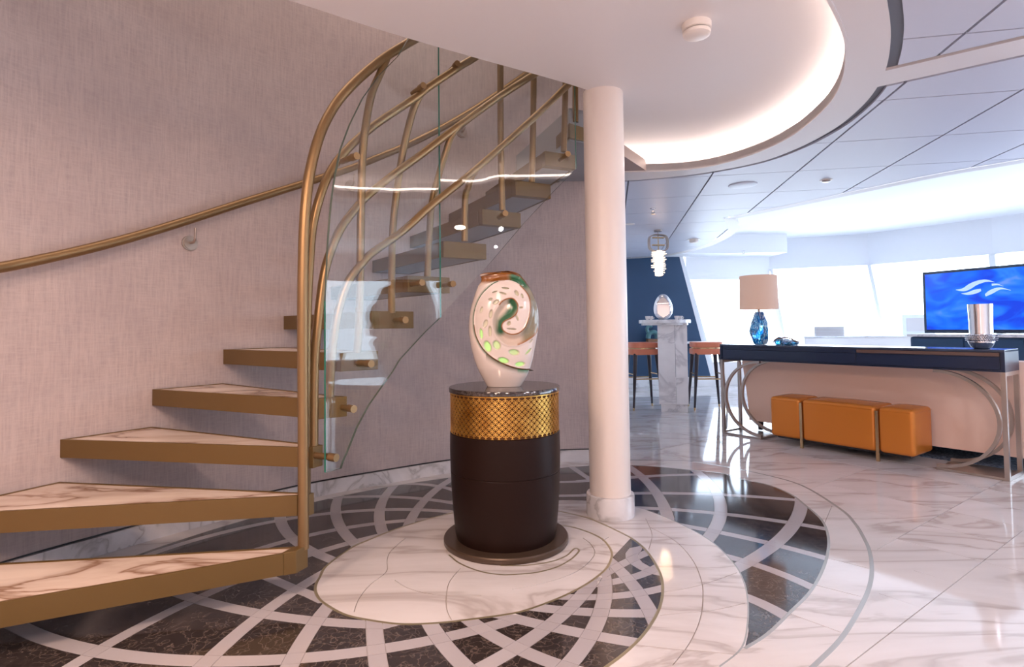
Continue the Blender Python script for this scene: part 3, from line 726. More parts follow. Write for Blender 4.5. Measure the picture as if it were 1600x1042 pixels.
# step outside the left of the lip
lefto = front & ~inch & ~inpan & (X < 700)
H -= 16*np.exp(-(d1/26.)**2)*lefto
ov = [(298, 572, 12, 38, -5), (343, 665, 26, 42, -20), (410, 655, 26, 34, -25), (535, 708, 38, 21, 8), (458, 766, 40, 20, 15), (578, 796, 36, 17, -5), (640, 706, 30, 8, -45), (362, 555, 12, 38, 0), (370, 430, 12, 32, 10), (368, 322, 14, 8, -20), (408, 345, 24, 14, -30), (478, 243, 26, 6, 8), (660, 630, 18, 6, -45), (400, 268, 20, 5, -15), (330, 500, 16, 30, 20), (300, 400, 10, 24, 20), (500, 500, 12, 16, 30), (560, 460, 6, 22, -25), (590, 385, 12, 6, 0), (520, 540, 32, 5, 5), (560, 280, 12, 22, -30), (600, 300, 8, 16, -20), (460, 280, 26, 6, 20)]
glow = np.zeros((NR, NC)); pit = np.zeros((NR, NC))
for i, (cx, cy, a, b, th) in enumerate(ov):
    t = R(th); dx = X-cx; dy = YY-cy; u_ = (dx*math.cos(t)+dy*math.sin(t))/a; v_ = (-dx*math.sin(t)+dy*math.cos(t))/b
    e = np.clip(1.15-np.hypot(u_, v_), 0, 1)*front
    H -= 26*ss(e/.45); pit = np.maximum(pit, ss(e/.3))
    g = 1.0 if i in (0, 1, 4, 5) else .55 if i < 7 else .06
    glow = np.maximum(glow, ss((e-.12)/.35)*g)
H *= ss((YY-60)/60.)
# lobed lip at the top left
nx = np.cos(ph)[None]*np.ones((NR, 1)); ny = -np.sin(ph)[None]*np.ones((NR, 1))
Xo = X+H*nx*.25; Yo = Yd+H*ny
vx = (Xo-460)*K_; vy = Yo*K_; vzz = vz(YY)
cream = np.array([.60, .49, .41]); white = np.array([.66, .58, .54]); green = np.array([.018, .12, .055]); brown = np.array([.24, .080, .008]); olive = np.array([.15, .135, .085]); dkbrown = np.array([.12, .04, .01])
Cc = np.ones((NR, NC, 3))*white
def blend(mask, c): 
    global Cc
    mk = np.clip(mask, 0, 1)[..., None]; Cc = Cc*(1-mk)+c*mk
rng = np.random.RandomState(3)
nz = np.sin(X*.05+YY*.03)+np.sin(X*.11-YY*.07+1.3)*.6+np.sin(YY*.17+X*.02)*.4
blend(inch*.9, cream)
ri = inch & (X > 470) & (YY < 640) & (d1a < 200) & (X > 520+.0*YY)
blend(ri*ss((X-570)/60)*.9, olive*1.3)
blend(inch*ss((250-YY)/60)*ss((X-460)/60), green); blend(inch*ss((270-YY)/60)*ss((X-520)/60)*ss(1.4-d1a/60), green)
blend(inch*ss((205-YY)/25)*ss((540-X)/60), brown)
blend(inch*ss(1.2-d2/16)*(X > 560)*.8, brown*1.2)
inner = inch & (X < 640) & (YY > 300)
blend(inner*ss(1.25-dfar([(530, 340), (540, 385), (500, 440), (445, 490), (440, 550)])/42), green)
blend(lefto*ss(1-d1/24)*(YY > 190)*(YY < 790)*(X < 470), green)
blend(lefto*ss(1.1-d1/50)*(X > 330)*(YY > 640)*.8, olive*.8); blend(lefto*ss(1.1-d1/38)*(X > 560)*(YY > 700)*.7, green*2)
blend(ss(1.3-d1a/5.5)*front, brown); blend(ss(1.3-d1c/5.5)*front, brown*.8)
blend(ss((140-YY)/12)*1.0, brown); blend(ss(1.2-dfar([(480, 105), (600, 150), (670, 240), (716, 350)])/9), dkbrown)
blend(pit*.35, np.array([.60, .62, .42])); blend(np.clip(glow, 0, 1)*.85, np.array([.36, .60, .20]))  # green backlight of the pits painted into the glaze colour
V = np.stack([vx.ravel(), vy.ravel(), vzz.ravel()], 1)
F = []
idx = np.arange(NR*NC).reshape(NR, NC)
a = idx[:-1, :]; b = idx[1:, :]
F = np.stack([a, np.roll(a, -1, 1), np.roll(b, -1, 1), b], -1).reshape(-1, 4)
me = bpy.data.meshes.new('vase_body'); cap = tuple(int(i) for i in idx[0, ::-1]); cap2 = tuple(int(i) for i in idx[-1])
me.from_pydata(V.tolist(), [], [tuple(int(q_) for q_ in f[::-1]) for f in F]+[cap, cap2])
me.polygons.foreach_set('use_smooth', [True]*len(me.polygons))
ca = me.color_attributes.new('glaze', 'FLOAT_COLOR', 'POINT'); ca.data.foreach_set('color', np.concatenate([Cc.reshape(-1, 3), np.ones((NR*NC, 1))], 1).ravel())
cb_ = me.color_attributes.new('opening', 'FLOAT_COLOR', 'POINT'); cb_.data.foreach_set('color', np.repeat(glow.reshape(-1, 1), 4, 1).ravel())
bmx = bmesh.new(); bmx.from_mesh(me); bmesh.ops.recalc_face_normals(bmx, faces=bmx.faces); bmx.to_mesh(me); bmx.free()
m = mat('glazed_ceramic', (.8, .7, .66), .16); at1 = N(m, 'ShaderNodeVertexColor', layer_name='glaze'); at2 = N(m, 'ShaderNodeVertexColor', layer_name='opening')
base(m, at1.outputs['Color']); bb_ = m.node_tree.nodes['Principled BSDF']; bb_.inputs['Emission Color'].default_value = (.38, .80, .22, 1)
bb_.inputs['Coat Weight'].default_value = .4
sp = N(m, 'ShaderNodeSeparateColor'); LK(m, at2.outputs['Color'], sp.inputs[0]); mu = N(m, 'ShaderNodeMath', operation='MULTIPLY'); mu.inputs[1].default_value = .22; LK(m, sp.outputs[0], mu.inputs[0]); LK(m, mu.outputs[0], bb_.inputs['Emission Strength'])  # painted glow stands in for a light inside the vase
me.materials.append(m)
vase = bpy.data.objects.new('sculpted_vase', me); COL.objects.link(vase); vase.location = (-.045, 2.90, .7945)
tag(vase, 'cream ceramic vase carved with a green and brown spiral, standing on the round pedestal', 'vase')
# pointed ends of the glaze lip
MB().tube([(.128, -.075, .088), (.150, -.083, .085)], .006, 8, .001).build('lip_point', m, None)
bpy.data.objects['lip_point'].parent = vase

# ================================================================== CEILINGS
ZC, ZI, ZR = 2.31, 2.49, 2.65
COVE = smooth([(-1.45, 2.05), (-1.1, 1.55), (-.5, 1.25), (.1, 1.22), (.6, 1.43), (.95, 1.76), (1.184, 2.029), (1.413, 2.31), (1.60, 2.62), (1.728, 2.93), (1.79, 3.25), (1.80, 3.58), (1.72, 3.89), (1.56, 4.14), (1.34, 4.275), (1.012, 4.31), (.62, 4.30)], 6)
RING = smooth([(-1.75, 2.0), (-1.4, 1.3), (-.6, .92), (.1, .88), (.7, 1.18), (1.1, 1.64), (1.409, 2.033), (1.617, 2.315), (1.80, 2.62), (1.92, 2.90), (1.99, 3.172), (2.02, 3.45), (1.985, 3.80), (1.86, 4.12), (1.57, 4.38), (1.277, 4.52), (.975, 4.60), (.60, 4.66)], 6)
EDGE = smooth([(7.2, -2.55), (6.6, -.6), (5.7, 1.1), (4.9, 2.5), (4.3, 3.45), (3.84, 4.12), (3.5, 4.49), (3.14, 5.09), (2.96, 5.42), (2.70, 5.85), (2.42, 6.31)], 5)+smooth([(2.42, 6.31), (2.60, 6.68), (2.79, 7.14), (2.90, 7.8), (2.92, 8.6), (2.75, 9.3), (2.40, 9.75), (1.7, 10.0)], 5)[1:]
SOF = smooth([(-2.6, 1.15), (-1.9, 1.62), (-1.35, 2.03), (-.93, 2.30), (-.59, 2.55), (-.18, 2.82), (.19, 3.05), (.44, 3.22), (.60, 3.36)], 5)
edge_poly = EDGE+[(1.40, 10.0), (.86, 4.7), (.70, 3.7)]+SOF[::-1]+[(-2.6, -2.55)]
ring_poly = RING+[(-1.2, 4.6)]
ring_gap = [(x, y) for x, y in offset(RING, -.045)]+[(-1.2, 4.9)]
cove_poly = COVE+[(-1.2, 4.6)]
bd = Vector((math.cos(R(-36)), math.sin(R(-36)))); bn = Vector((-bd.y, bd.x)); b0 = Vector((1.72, 2.70)); bw = .195
def beam(e): 
    p = [b0-bn*e, b0+bd*9-bn*e, b0+bd*9+bn*(bw+e), b0+bn*(bw+e)]
    return [tuple(x) for x in p]
cu = Vector((math.cos(R(-10)), math.sin(R(-10)))); cn = Vector((-cu.y, cu.x))
pj = []
for k in range(-8, 14): pj.append(([tuple(cn*(2.6+.705*k)+cu*s_) for s_ in (-6, 9)], .009))
for k in range(-7, 12): pj.append(([tuple(cu*(.83+.66*k)+cn*s_) for s_ in (-4, 12)], .014))
Vs = []; Es = []
for P, w in pj:
    for d in (w/2, -w/2): addline(offset(P, d))
for P in (edge_poly, ring_poly, ring_gap, cove_poly, beam(0), beam(.03)): addline(P, True)
OUTB = [(-3, -2.55), (9.6, -2.55), (9.6, 10.8), (-3, 10.8)]; addline(OUTB, True)
cv, ce, cf, ov_, oe, of_ = delaunay_2d_cdt(Vs, Es, [], 0, 1e-5)
cvn = np.array([(v.x, v.y) for v in cv]); tri = np.array([f for f in cf]); cen = cvn[tri].mean(1)
ie = inpoly(edge_poly, cen); ir = inpoly(ring_poly, cen); ig = inpoly(ring_gap, cen); ic = inpoly(cove_poly, cen); ib = inpoly(beam(0), cen); ib2 = inpoly(beam(.03), cen)
jj = np.zeros(len(cen), bool)
for P, w in pj: jj |= dist(P, cen) < w/2
K = []
for i in range(len(cen)):
    if cen[i][0] < .25 and cen[i][1] > .75: K.append('c')
    elif not ie[i]: K.append('o')
    elif ic[i]: K.append('c')
    elif ir[i] or ib[i]: K.append('r')
    elif ig[i] or ib2[i]: K.append('g')
    elif jj[i]: K.append('j')
    else: K.append('p')
edge = {}
for ti, f in enumerate(tri):
    for a, b in ((f[0], f[1]), (f[1], f[2]), (f[2], f[0])): edge.setdefault((min(a, b), max(a, b)), []).append(ti)
def plate(sel, z0, z1, name, mt, parent=None, kind=None):
    vid = {}; V = []; F = []; bnd = {}
    for t in sel:
        f = list(tri[t]); p = cvn[f]
        if (p[1][0]-p[0][0])*(p[2][1]-p[0][1])-(p[1][1]-p[0][1])*(p[2][0]-p[0][0]) > 0: f = f[::-1]
        g = []
        for a in f:
            if a not in vid: vid[a] = len(V); V.append((cvn[a][0], cvn[a][1], z0))
            g.append(vid[a])
        F.append(tuple(g))
        for a, b in ((g[0], g[1]), (g[1], g[2]), (g[2], g[0])):
            if (b, a) in bnd: del bnd[(b, a)]
            else: bnd[(a, b)] = 1
    n0 = len(V); V += [(x, y, z1) for x, y, _ in V]
    for a, b in bnd: F.append((b, a, a+n0, b+n0))
    return MB().add(V, F).build(name, mt, parent, fix=False, kind=kind)
ceil_ = plate([i for i in range(len(K)) if K[i] in 'gjp'], ZC+.012, ZC+.05, 'ceiling', 'gap', None, 'structure')
plate([i for i in range(len(K)) if K[i] == 'r'], ZC-.002, ZC+.05, 'ceiling_ring', 'ring', ceil_)
par = list(range(len(tri)))
for e, ts in edge.items():
    if len(ts) == 2 and K[ts[0]] == K[ts[1]] == 'p': par[find(ts[0])] = find(ts[1])
comp = {}
for i in range(len(tri)):
    if K[i] == 'p': comp.setdefault(find(i), []).append(i)
for ts in comp.values():
    if sum(abs((cvn[tri[t][1]]-cvn[tri[t][0]])[0]*(cvn[tri[t][2]]-cvn[tri[t][0]])[1]-(cvn[tri[t][1]]-cvn[tri[t][0]])[1]*(cvn[tri[t][2]]-cvn[tri[t][0]])[0])/2 for t in ts) > 2e-4:
        plate(ts, ZC, ZC+.014, 'panel', 'panel', ceil_)
# smooth inner ceiling above the cove, ending at the stair opening
big = [(x, y) for x, y in offset(COVE, -.19)]
inner_poly = SOF+[(.70, 3.75), (.80, 4.15), (.82, 4.46)]+[p for p in big[::-1] if p[0] > .83 or (p[1] < 2.2 and p[0] > -.9)]+[(-1.2, 1.0), (-2.6, 1.0)]
MB().prism([(x, y) for x, y in inner_poly], ZI, ZI+.22).build('ceiling_inner', 'ceil_smooth', kind='structure')
# cove upstand, back and hidden warm strip
cv_in = [p for p in COVE if p[0] > -1.12]
wallstrip(cv_in, -.012, ZC-.012, ZC+.05).build('trim_2', 'ring', kind='structure')
wallstrip(offset(cv_in, -.17), -.01, ZC+.055, ZI+.02).build('trim_3', 'white', kind='structure')
L0 = offset(cv_in, -.05)
MB().tube([(x, y, ZC+.095) for x, y in L0], .009, 8).build('cove_light_strip', 'led')
tag(bpy.data.objects['cove_light_strip'], 'warm light strip hidden in the curved ceiling cove', 'light')
MB().prism([(.78, 3.86), (.84, 4.28), (1.05, 4.27)], ZC-.012, ZC+.07).build('trim_4', 'trimbrown', kind='structure')
# lip and fascia of the dropped ceiling, raised white ceiling beyond
LIP = offset(EDGE, .13)
LIPs = [p for p in LIP]
V = [(x, y, ZC-.004) for x, y in EDGE]+[(x, y, ZC-.004) for x, y in LIP]+[(x, y, ZC+.05) for x, y in LIP]
V0 = len(EDGE)
if not (LIP[10][0] > EDGE[10][0]): LIP = offset(EDGE, -.13); V = [(x, y, ZC-.004) for x, y in EDGE]+[(x, y, ZC-.004) for x, y in LIP]+[(x, y, ZC+.05) for x, y in LIP]
F = [(i, i+1, V0+i+1, V0+i) for i in range(V0-1)]+[(V0+i, V0+i+1, 2*V0+i+1, 2*V0+i) for i in range(V0-1)]
MB().add(V, F).build('trim_5', 'ring', kind='structure')
wallstrip(EDGE, .012, ZC+.01, ZR).build('trim_6', 'raised', kind='structure')
MB().box(-3, 9.6, -2.7, 11.2, ZR, ZR+.1).build('ceiling_raised', 'raised', kind='structure') if False else None
roof_poly = EDGE+[(1.7, 10.6), (9.6, 10.6), (9.6, -2.6)]
MB().prism([(x, y) for x, y in roof_poly], ZR, ZR+.1).build('ceiling_raised', 'raised', kind='structure')
ls = offset(EDGE, .05 if LIP[10][0] > EDGE[10][0] and offset(EDGE, .13)[10][0] > EDGE[10][0] else -.05)
MB().tube([(x, y, ZC+.035) for x, y in ls if y < 9.4], .010, 6).build('edge_light_strip', 'ledw')
tag(bpy.data.objects['edge_light_strip'], 'cool white light strip hidden along the edge of the dropped ceiling', 'light')
MB().box(1.1, 1.2, -2.6, 4.8, 2.80, 4.6).build('wall_sky_block', 'white', kind='structure')  # unseen wall, added to keep sky light out of the stairwell
MB().box(.70, 1.2, 4.55, 4.75, 2.5, 4.6).build('wall_sky_block_end', 'white', kind='structure')  # unseen end piece, added to close the same sky leak
MB().box(-2.7, 1.2, -2.7, 4.8, 4.6, 4.7).build('ceiling_stairwell', 'white', kind='structure')
MB().prism([(-3, -2.7), (9.6, -2.7), (9.6, 1.1), (-3, 1.1)], 2.72, 2.8).build('ceiling_upper', 'white', kind='structure')

# ceiling fittings
s = thing('smoke_detector', 'round white smoke detector on the smooth ceiling inside the cove', 'smoke detector', (.87, 2.53, ZI))
c0 = (.87, 2.53)
MB().lathe([(.066, ZI), (.066, ZI-.028), (.062, ZI-.031)], 40, c0).build('base', 'plastic', s)
MB().lathe([(.052, ZI-.0305), (.052, ZI-.036)], 40, c0).build('vent_slot', 'gap', s)
MB().lathe([(.060, ZI-.036), (.063, ZI-.040), (.060, ZI-.052), (.048, ZI-.058), (.0, ZI-.059)], 40, c0).build('cover', 'plastic', s)
s = thing('ceiling_speaker', 'round flush grey speaker grille in the panelled ceiling', 'speaker', (2.02, 4.80, ZC))
MB().lathe([(.118, ZC), (.118, ZC-.004), (.112, ZC-.006)], 40, (2.02, 4.80)).build('rim', 'panel', s)
MB().lathe([(.111, ZC-.0045), (.0, ZC-.0045)], 40, (2.02, 4.80)).build('grille', 'ring', s)
def small(name, label, cat, x, y, z, r, h, m_):
    t = thing(name, label, cat, (x, y, z))
    MB().lathe([(r*1.5, z), (r*1.5, z-.004), (r, z-.005)], 24, (x, y)).build('flange', 'plastic', t)
    MB().lathe([(r, z-.005), (r, z-h*.7), (r*.7, z-h), (0, z-h)], 24, (x, y)).build('head', m_, t)
small('ceiling_detector', 'small round white detector on the ceiling panels right of the speaker', 'detector', 2.67, 4.67, ZC, .032, .018, 'nickel')
small('fire_detector', 'small boxy white detector on the ceiling near the curved lip', 'detector', 2.59, 7.86, ZC, .06, .05, 'plastic')
def sprinkler(x, y, z, label):
    t = thing('sprinkler', label, 'sprinkler', (x, y, z))
    MB().lathe([(.030, z), (.030, z-.004), (.010, z-.008), (.010, z-.03)], 20, (x, y)).build('flange', 'chrome', t)
    MB().tube([(x-.012, y, z-.028), (x-.014, y, z-.048), (x, y, z-.060)], .003, 6).tube([(x+.012, y, z-.028), (x+.014, y, z-.048), (x, y, z-.060)], .003, 6).lathe([(.024, z-.060), (.024, z-.063)], 16, (x, y)).build('deflector', 'nickel', t)
sprinkler(1.47, 5.72, ZC, 'chrome sprinkler head on the ceiling in front of the pendant lamp')
sprinkler(4.0, 9.55, ZR-.28, 'tiny sprinkler head on the white soffit above the far windows')
for i, (x, y) in enumerate(((1.42, 6.6), (1.55, 8.6))):
    t = thing('downlight', ('small recessed downlight behind the sprinkler' if i == 0 else 'small recessed downlight near the navy wall'), 'light', (x, y, ZC))
    MB().lathe([(.055, ZC), (.055, ZC-.004), (.040, ZC-.004)], 24, (x, y)).build('rim', 'plastic', t)
    MB().lathe([(.039, ZC-.003), (0, ZC-.003)], 24, (x, y)).build('lens', 'downlight', t)

# ================================================================== FAR WALLS AND WINDOWS
MB().add([(1.45, 10.0, 0), (3.58, 10.0, 0), (3.02, 10.0, 2.36), (1.45, 10.0, 2.36), (1.45, 10.12, 0), (3.58, 10.12, 0), (3.02, 10.12, 2.36), (1.45, 10.12, 2.36)], [(0, 1, 2, 3), (7, 6, 5, 4), (0, 4, 5, 1), (1, 5, 6, 2), (2, 6, 7, 3), (3, 7, 4, 0)]).build('wall_navy', 'navywall', kind='structure')
MB().box(1.45, 3.70, 9.97, 10.0, 0, .17).build('baseboard_navy', 'marble_bar', kind='structure')
MB().box(1.45, 4.75, 9.55, 10.9, 2.33, ZR+.02).build('wall_soffit', 'raised', kind='structure')
MB().add([(3.02, 10.0, 2.36), (3.09, 10.0, 2.36), (3.65, 10.0, 0), (3.58, 10.0, 0), (3.02, 10.1, 2.36), (3.09, 10.1, 2.36), (3.65, 10.1, 0), (3.58, 10.1, 0)], [(0, 1, 2, 3), (7, 6, 5, 4), (0, 3, 7, 4), (1, 5, 6, 2), (0, 4, 5, 1), (3, 2, 6, 7)]).build('trim_7', 'mullion', kind='structure')
WN = [((3.56, 10.10), (3.16, 10.05), 1.92), ((5.03, 10.25), (4.74, 10.2), 1.92), ((6.67, 9.90), (6.22, 9.66), 2.1), ((7.66, 8.70), (7.22, 8.32), 2.1), ((8.5, 6.9), (7.98, 6.7), 2.1), ((8.95, 4.8), (8.4, 4.7), 2.1), ((9.1, 2.7), (8.55, 2.65), 2.1), ((9.1, .7), (8.55, .65), 2.1)]
SILL = .42
def wp(i, z, off=0.0, ztop=None):
    (bx, by), (tx, ty), zt = WN[i]; zt = ztop or zt; t = (z-SILL)/(zt-SILL); return Vector((bx+(tx-bx)*t, by+(ty-by)*t, z))
def slab(a, b, c, d, n, t): # four corners and thickness along n
    q = [a, b, c, d]+[p+n*t for p in (a, b, c, d)]
    return MB().add(q, [(0, 1, 2, 3), (7, 6, 5, 4), (0, 4, 5, 1), (1, 5, 6, 2), (2, 6, 7, 3), (3, 7, 4, 0)])
for i in range(len(WN)-1):
    zt = WN[i][2] if i > 0 else 1.92; zt = 2.1 if i >= 1 else 1.92
    a, b = wp(i, SILL, ztop=zt), wp(i+1, SILL, ztop=zt); c, d = wp(i+1, zt, ztop=zt), wp(i, zt, ztop=zt)
    n = (b-a).cross(d-a).normalized(); n = -n if n.y+n.x < 0 else n
    w = slab(a, b, c, d, n, .012).build('window_%d' % (i+1), 'winglass', kind='structure')
    e = (b-a).normalized()
    fr = MB()
    for s0, s1, wd_ in ((a, d, .045), (b, c, .045)):
        sgn = 1 if s0 is a else -1
        q = [s0-n*.05-e*.0, s0-n*.05+e*sgn*wd_, s1-n*.05+e*sgn*wd_, s1-n*.05]; fr.add(q+[p+n*.09 for p in q], [(0, 1, 2, 3), (7, 6, 5, 4), (0, 4, 5, 1), (1, 5, 6, 2), (2, 6, 7, 3), (3, 7, 4, 0)])
    fr.build('mullion', 'mullion', w)
    f = (d-a).normalized()
    slab(d, c, c+Vector((0, 0, ZR-zt+.1)), d+Vector((0, 0, ZR-zt+.1)), n, .06).build('wall_header_%d' % (i+1), 'raised', kind='structure')
    a0, b0_ = Vector((a.x, a.y, 0)), Vector((b.x, b.y, 0))
    slab(a0, b0_, b, a, n, .06).build('wall_sill_%d' % (i+1), 'white', kind='structure')
MB().box(8.5, 9.3, -2.6, .7, 0, 2.8).build('wall_right', 'white', kind='structure')

# ================================================================== CONSOLE TABLE
CA = math.atan2(-.819, .573)
def con(name, label, cat, t=0., s=0., z=0., grp=None, rz=0.):
    p = Vector((2.11, 5.68, 0))+Vector((.573, -.819, 0))*t+Vector((.819, .573, 0))*s
    return thing(name, label, cat, (p.x, p.y, z), CA+rz, grp, local=True)
CL, CD, CH = 2.235, .32, .90
c = con('console_table', 'long navy console table with nickel arches at both ends behind the sofa', 'table')
MB().box(0, CL, 0, CD, CH-.016, CH).build('table_top', 'navytop', c, bevel=.003)
MB().box(.012, CL-.012, .012, CD-.012, CH-.155, CH-.016).build('apron', 'navy', c)
MB().box(0, .02, 0, CD, CH-.155, CH-.016).build('end_panel', 'navy', c); MB().box(CL-.02, CL, 0, CD, CH-.155, CH-.016).build('end_panel', 'navy', c)
MB().box(0, CL, 0, .011, CH-.155, CH-.147).build('apron_rail', 'navy', c)
for x0, x1 in ((.03, 1.28), (1.286, CL-.03)):
    d = MB().box(x0, x1, .002, .012, CH-.140, CH-.052).build('drawer', 'navy', c, bevel=.002)
    MB().box(x0, x1, .004, .014, CH-.046, CH-.022).build('finger_pull', 'groove' if x0 > 1 else 'navy', d, label='finger groove tinted with a painted brown reflection' if x0 > 1 else None)
B_ = .028; ZT = CH-.155
for x0, sg in ((0, 1), (CL, -1)):
    for y in (0, CD-B_):
        MB().box(x0, x0+sg*B_, y, y+B_, .001, ZT).build('leg', 'nickel', c)
    MB().box(x0, x0+sg*B_, B_, CD-B_, ZT-B_, ZT).build('top_bar', 'nickel', c)
    MB().box(x0, x0+sg*B_, B_, CD-B_, .001, .001+B_).build('bottom_bar', 'nickel', c)
    MB().box(x0+sg*B_, x0+sg*.42, .0, CD, .001, .018).build('base_plate', 'nickel', c)
    for y in (.018, CD-.018):
        P = []
        for i in range(33):
            a = -math.pi/2+math.pi*i/32
            P.append((x0+sg*(.42-.375*math.cos(a)), y, .02+(ZT-.02)/2+((ZT-.02)/2-.01)*math.sin(a)))
        MB().ribbon(P, .016, .011, (0, 1, 0)).build('arch', 'nickel', c)
# ---------------------------------------------------------------- bench
b = con('leather_bench', 'copper leather bench of three blocks on brass legs under the console', 'bench', 0, -.07)
def cushion(x0, x1, y0, y1, z0, z1):
    bm = bmesh.new(); nx_, ny_, nz_ = 14, 8, 6
    mb = MB().box(x0, x1, y0, y1, z0, z1); o = mb.build('cushion', 'copper_leather', b)
    bm.from_mesh(o.data); bmesh.ops.bevel(bm, geom=bm.edges[:], offset=.028, segments=5, affect='EDGES', profile=.5)
    bmesh.ops.subdivide_edges(bm, edges=[e for e in bm.edges if e.calc_length() > .12], cuts=7, use_grid_fill=True)
    for v in bm.verts:
        u = (v.co.x-x0)/(x1-x0); w = (v.co.y-y0)/(y1-y0)
        if v.co.z > z1-.01: v.co.z += .018*math.sin(math.pi*min(max(u, 0), 1))*math.sin(math.pi*min(max(w, 0), 1))
    for f in bm.faces: f.smooth = True
    bm.to_mesh(o.data); bm.free(); o.data.set_sharp_from_angle(angle=R(60)); return o
for x0, x1 in ((.56, .835), (.855, 1.44), (1.46, 1.705)):
    o = cushion(x0, x1, 0, .36, .075, .43)
    MB().tube([(x0+.02, -.001, .405), (x1-.02, -.001, .405)], .0025, 6).tube([(x1+.001, .02, .405), (x1+.001, .34, .405)], .0025, 6).build('seam', 'copper_leather', o)
for x in (.845, 1.45):
    for y in (-.004, .34):
        MB().box(x-.011, x+.011, y, y+.022, .001, .40).build('leg', 'brass', b)
MB().box(.60, 1.66, .05, .31, .055, .076).build('frame', 'black', b)
# ---------------------------------------------------------------- sofa
s = con('sofa', 'blush fabric sofa seen from behind the console table', 'sofa', .06, CD+.05)
bm = bmesh.new(); SW = 2.25
V = []; F = []; nx_ = 24; nz_ = 14
for i in range(nx_+1):
    for j in range(nz_+1):
        u = i/nx_; w = j/nz_; z = .10+w*.70
        bow = .05*math.sin(math.pi*u)
        fl_ = .07*w**1.6
        x = -fl_+(SW+2*fl_)*u
        V.append((x, -.0+.02-bow*.2-.02*w, z))
n = len(V)
for i in range(nx_+1):
    for j in range(nz_+1):
        p = V[i*(nz_+1)+j]; V.append((p[0], p[1]+.20, p[2]))
q = lambda s_, i, j: s_*n+i*(nz_+1)+j
for i in range(nx_):
    for j in range(nz_): F += [(q(0, i, j), q(0, i+1, j), q(0, i+1, j+1), q(0, i, j+1)), (q(1, i+1, j), q(1, i, j), q(1, i, j+1), q(1, i+1, j+1))]
    F += [(q(0, i, nz_), q(0, i+1, nz_), q(1, i+1, nz_), q(1, i, nz_)), (q(0, i+1, 0), q(0, i, 0), q(1, i, 0), q(1, i+1, 0))]
for j in range(nz_): F += [(q(0, 0, j), q(0, 0, j+1), q(1, 0, j+1), q(1, 0, j)), (q(0, nx_, j+1), q(0, nx_, j), q(1, nx_, j), q(1, nx_, j+1))]
MB().add(V, F, True).build('backrest', 'sofa', s)
MB().box(.0, SW, .20, .95, .10, .30).build('seat_base', 'sofa', s, bevel=.02)
for x0 in (.16, .82, 1.48): MB().box(x0+.01, x0+.62, .22, .93, .30, .44).build('seat_cushion', 'sofa', s, bevel=.04)
for x0 in (-.04, SW-.14): MB().box(x0, x0+.18, .18, .95, .12, .62).build('armrest', 'sofa', s, bevel=.05)
for x, y in ((.10, .06), (SW-.10, .06), (.10, .85), (SW-.10, .85)): MB().lathe([(.022, .0095), (.032, .10)], 12, (x, y)).build('leg', 'darkleg', s)
g = con('area_rug', 'mottled blue rug under the sofa', 'rug', .9, CD+.0)
MB().box(-.1, 2.2, .06, 1.35, .0005, .009).build('pile', 'rug', g)
# ---------------------------------------------------------------- lamp on the console
l = con('table_lamp', 'table lamp with blue swirled glass body and linen drum shade on the console', 'lamp', .34, .16, CH+.0005)
bodyp = [(.046, 0), (.062, .008), (.078, .05), (.086, .10), (.088, .14), (.080, .20), (.062, .25), (.048, .30), (.036, .32)]
V = []; F = []; sg = 40
bb = smooth([(r, z) for r, z in bodyp], 4)
for k in range(sg):
    a = 2*math.pi*k/sg
    for r, z in bb:
        rr = r*(1+.07*math.sin(3*a+z*22)+.05*math.sin(5*a-z*35)); V.append((rr*math.cos(a), rr*.8*math.sin(a), z))
nb = len(bb)
for k in range(sg):
    j = (k+1) % sg; F += [(k*nb+i, j*nb+i, j*nb+i+1, k*nb+i+1) for i in range(nb-1)]
F += [tuple(k*nb for k in range(sg-1, -1, -1)), tuple(k*nb+nb-1 for k in range(sg))]
MB().add(V, F, True).build('glass_body', 'blueglass', l)
MB().lathe([(.012, .315), (.012, .40)], 14).build('neck', 'nickel', l)
sh = MB()
sh.lathe([(.178, .345), (.172, .675), (.169, .675), (.175, .345)], 48)
sh.build('lamp_shade', 'shade', l)
MB().lathe([(0.0, .40), (.02, .41), (.03, .44), (.02, .47), (0, .48)], 14).build('bulb', 'bulb', l)
# ---------------------------------------------------------------- glass bowl with twig
o = con('glass_ornament', 'small blue and clear glass ornament bound with a dark twig beside the lamp', 'ornament', .62, .15, CH+.0005)
gb = MB()
for i, (x, y, rr, hh) in enumerate(((-.075, 0, .045, .075), (-.01, .01, .060, .058), (.06, -.005, .052, .050), (.02, -.03, .04, .045))):
    gb.lathe([(rr*.7, 0), (rr, hh*.3), (rr*.85, hh*.7), (rr*.3, hh*.97), (0, hh)], 20, (x, y))
gb.build('glass_lumps', 'blueglass', o)
MB().tube(smooth([(-.11, -.05, .02), (-.08, -.055, .055), (-.03, -.05, .062), (.02, -.05, .070), (.07, -.05, .058), (.11, -.05, .035), (.14, -.05, .03)], 4), .005, 8).tube([(.07, -.05, .058), (.10, -.055, .07), (.12, -.06, .06)], .003, 6).build('twig', 'wood', o)
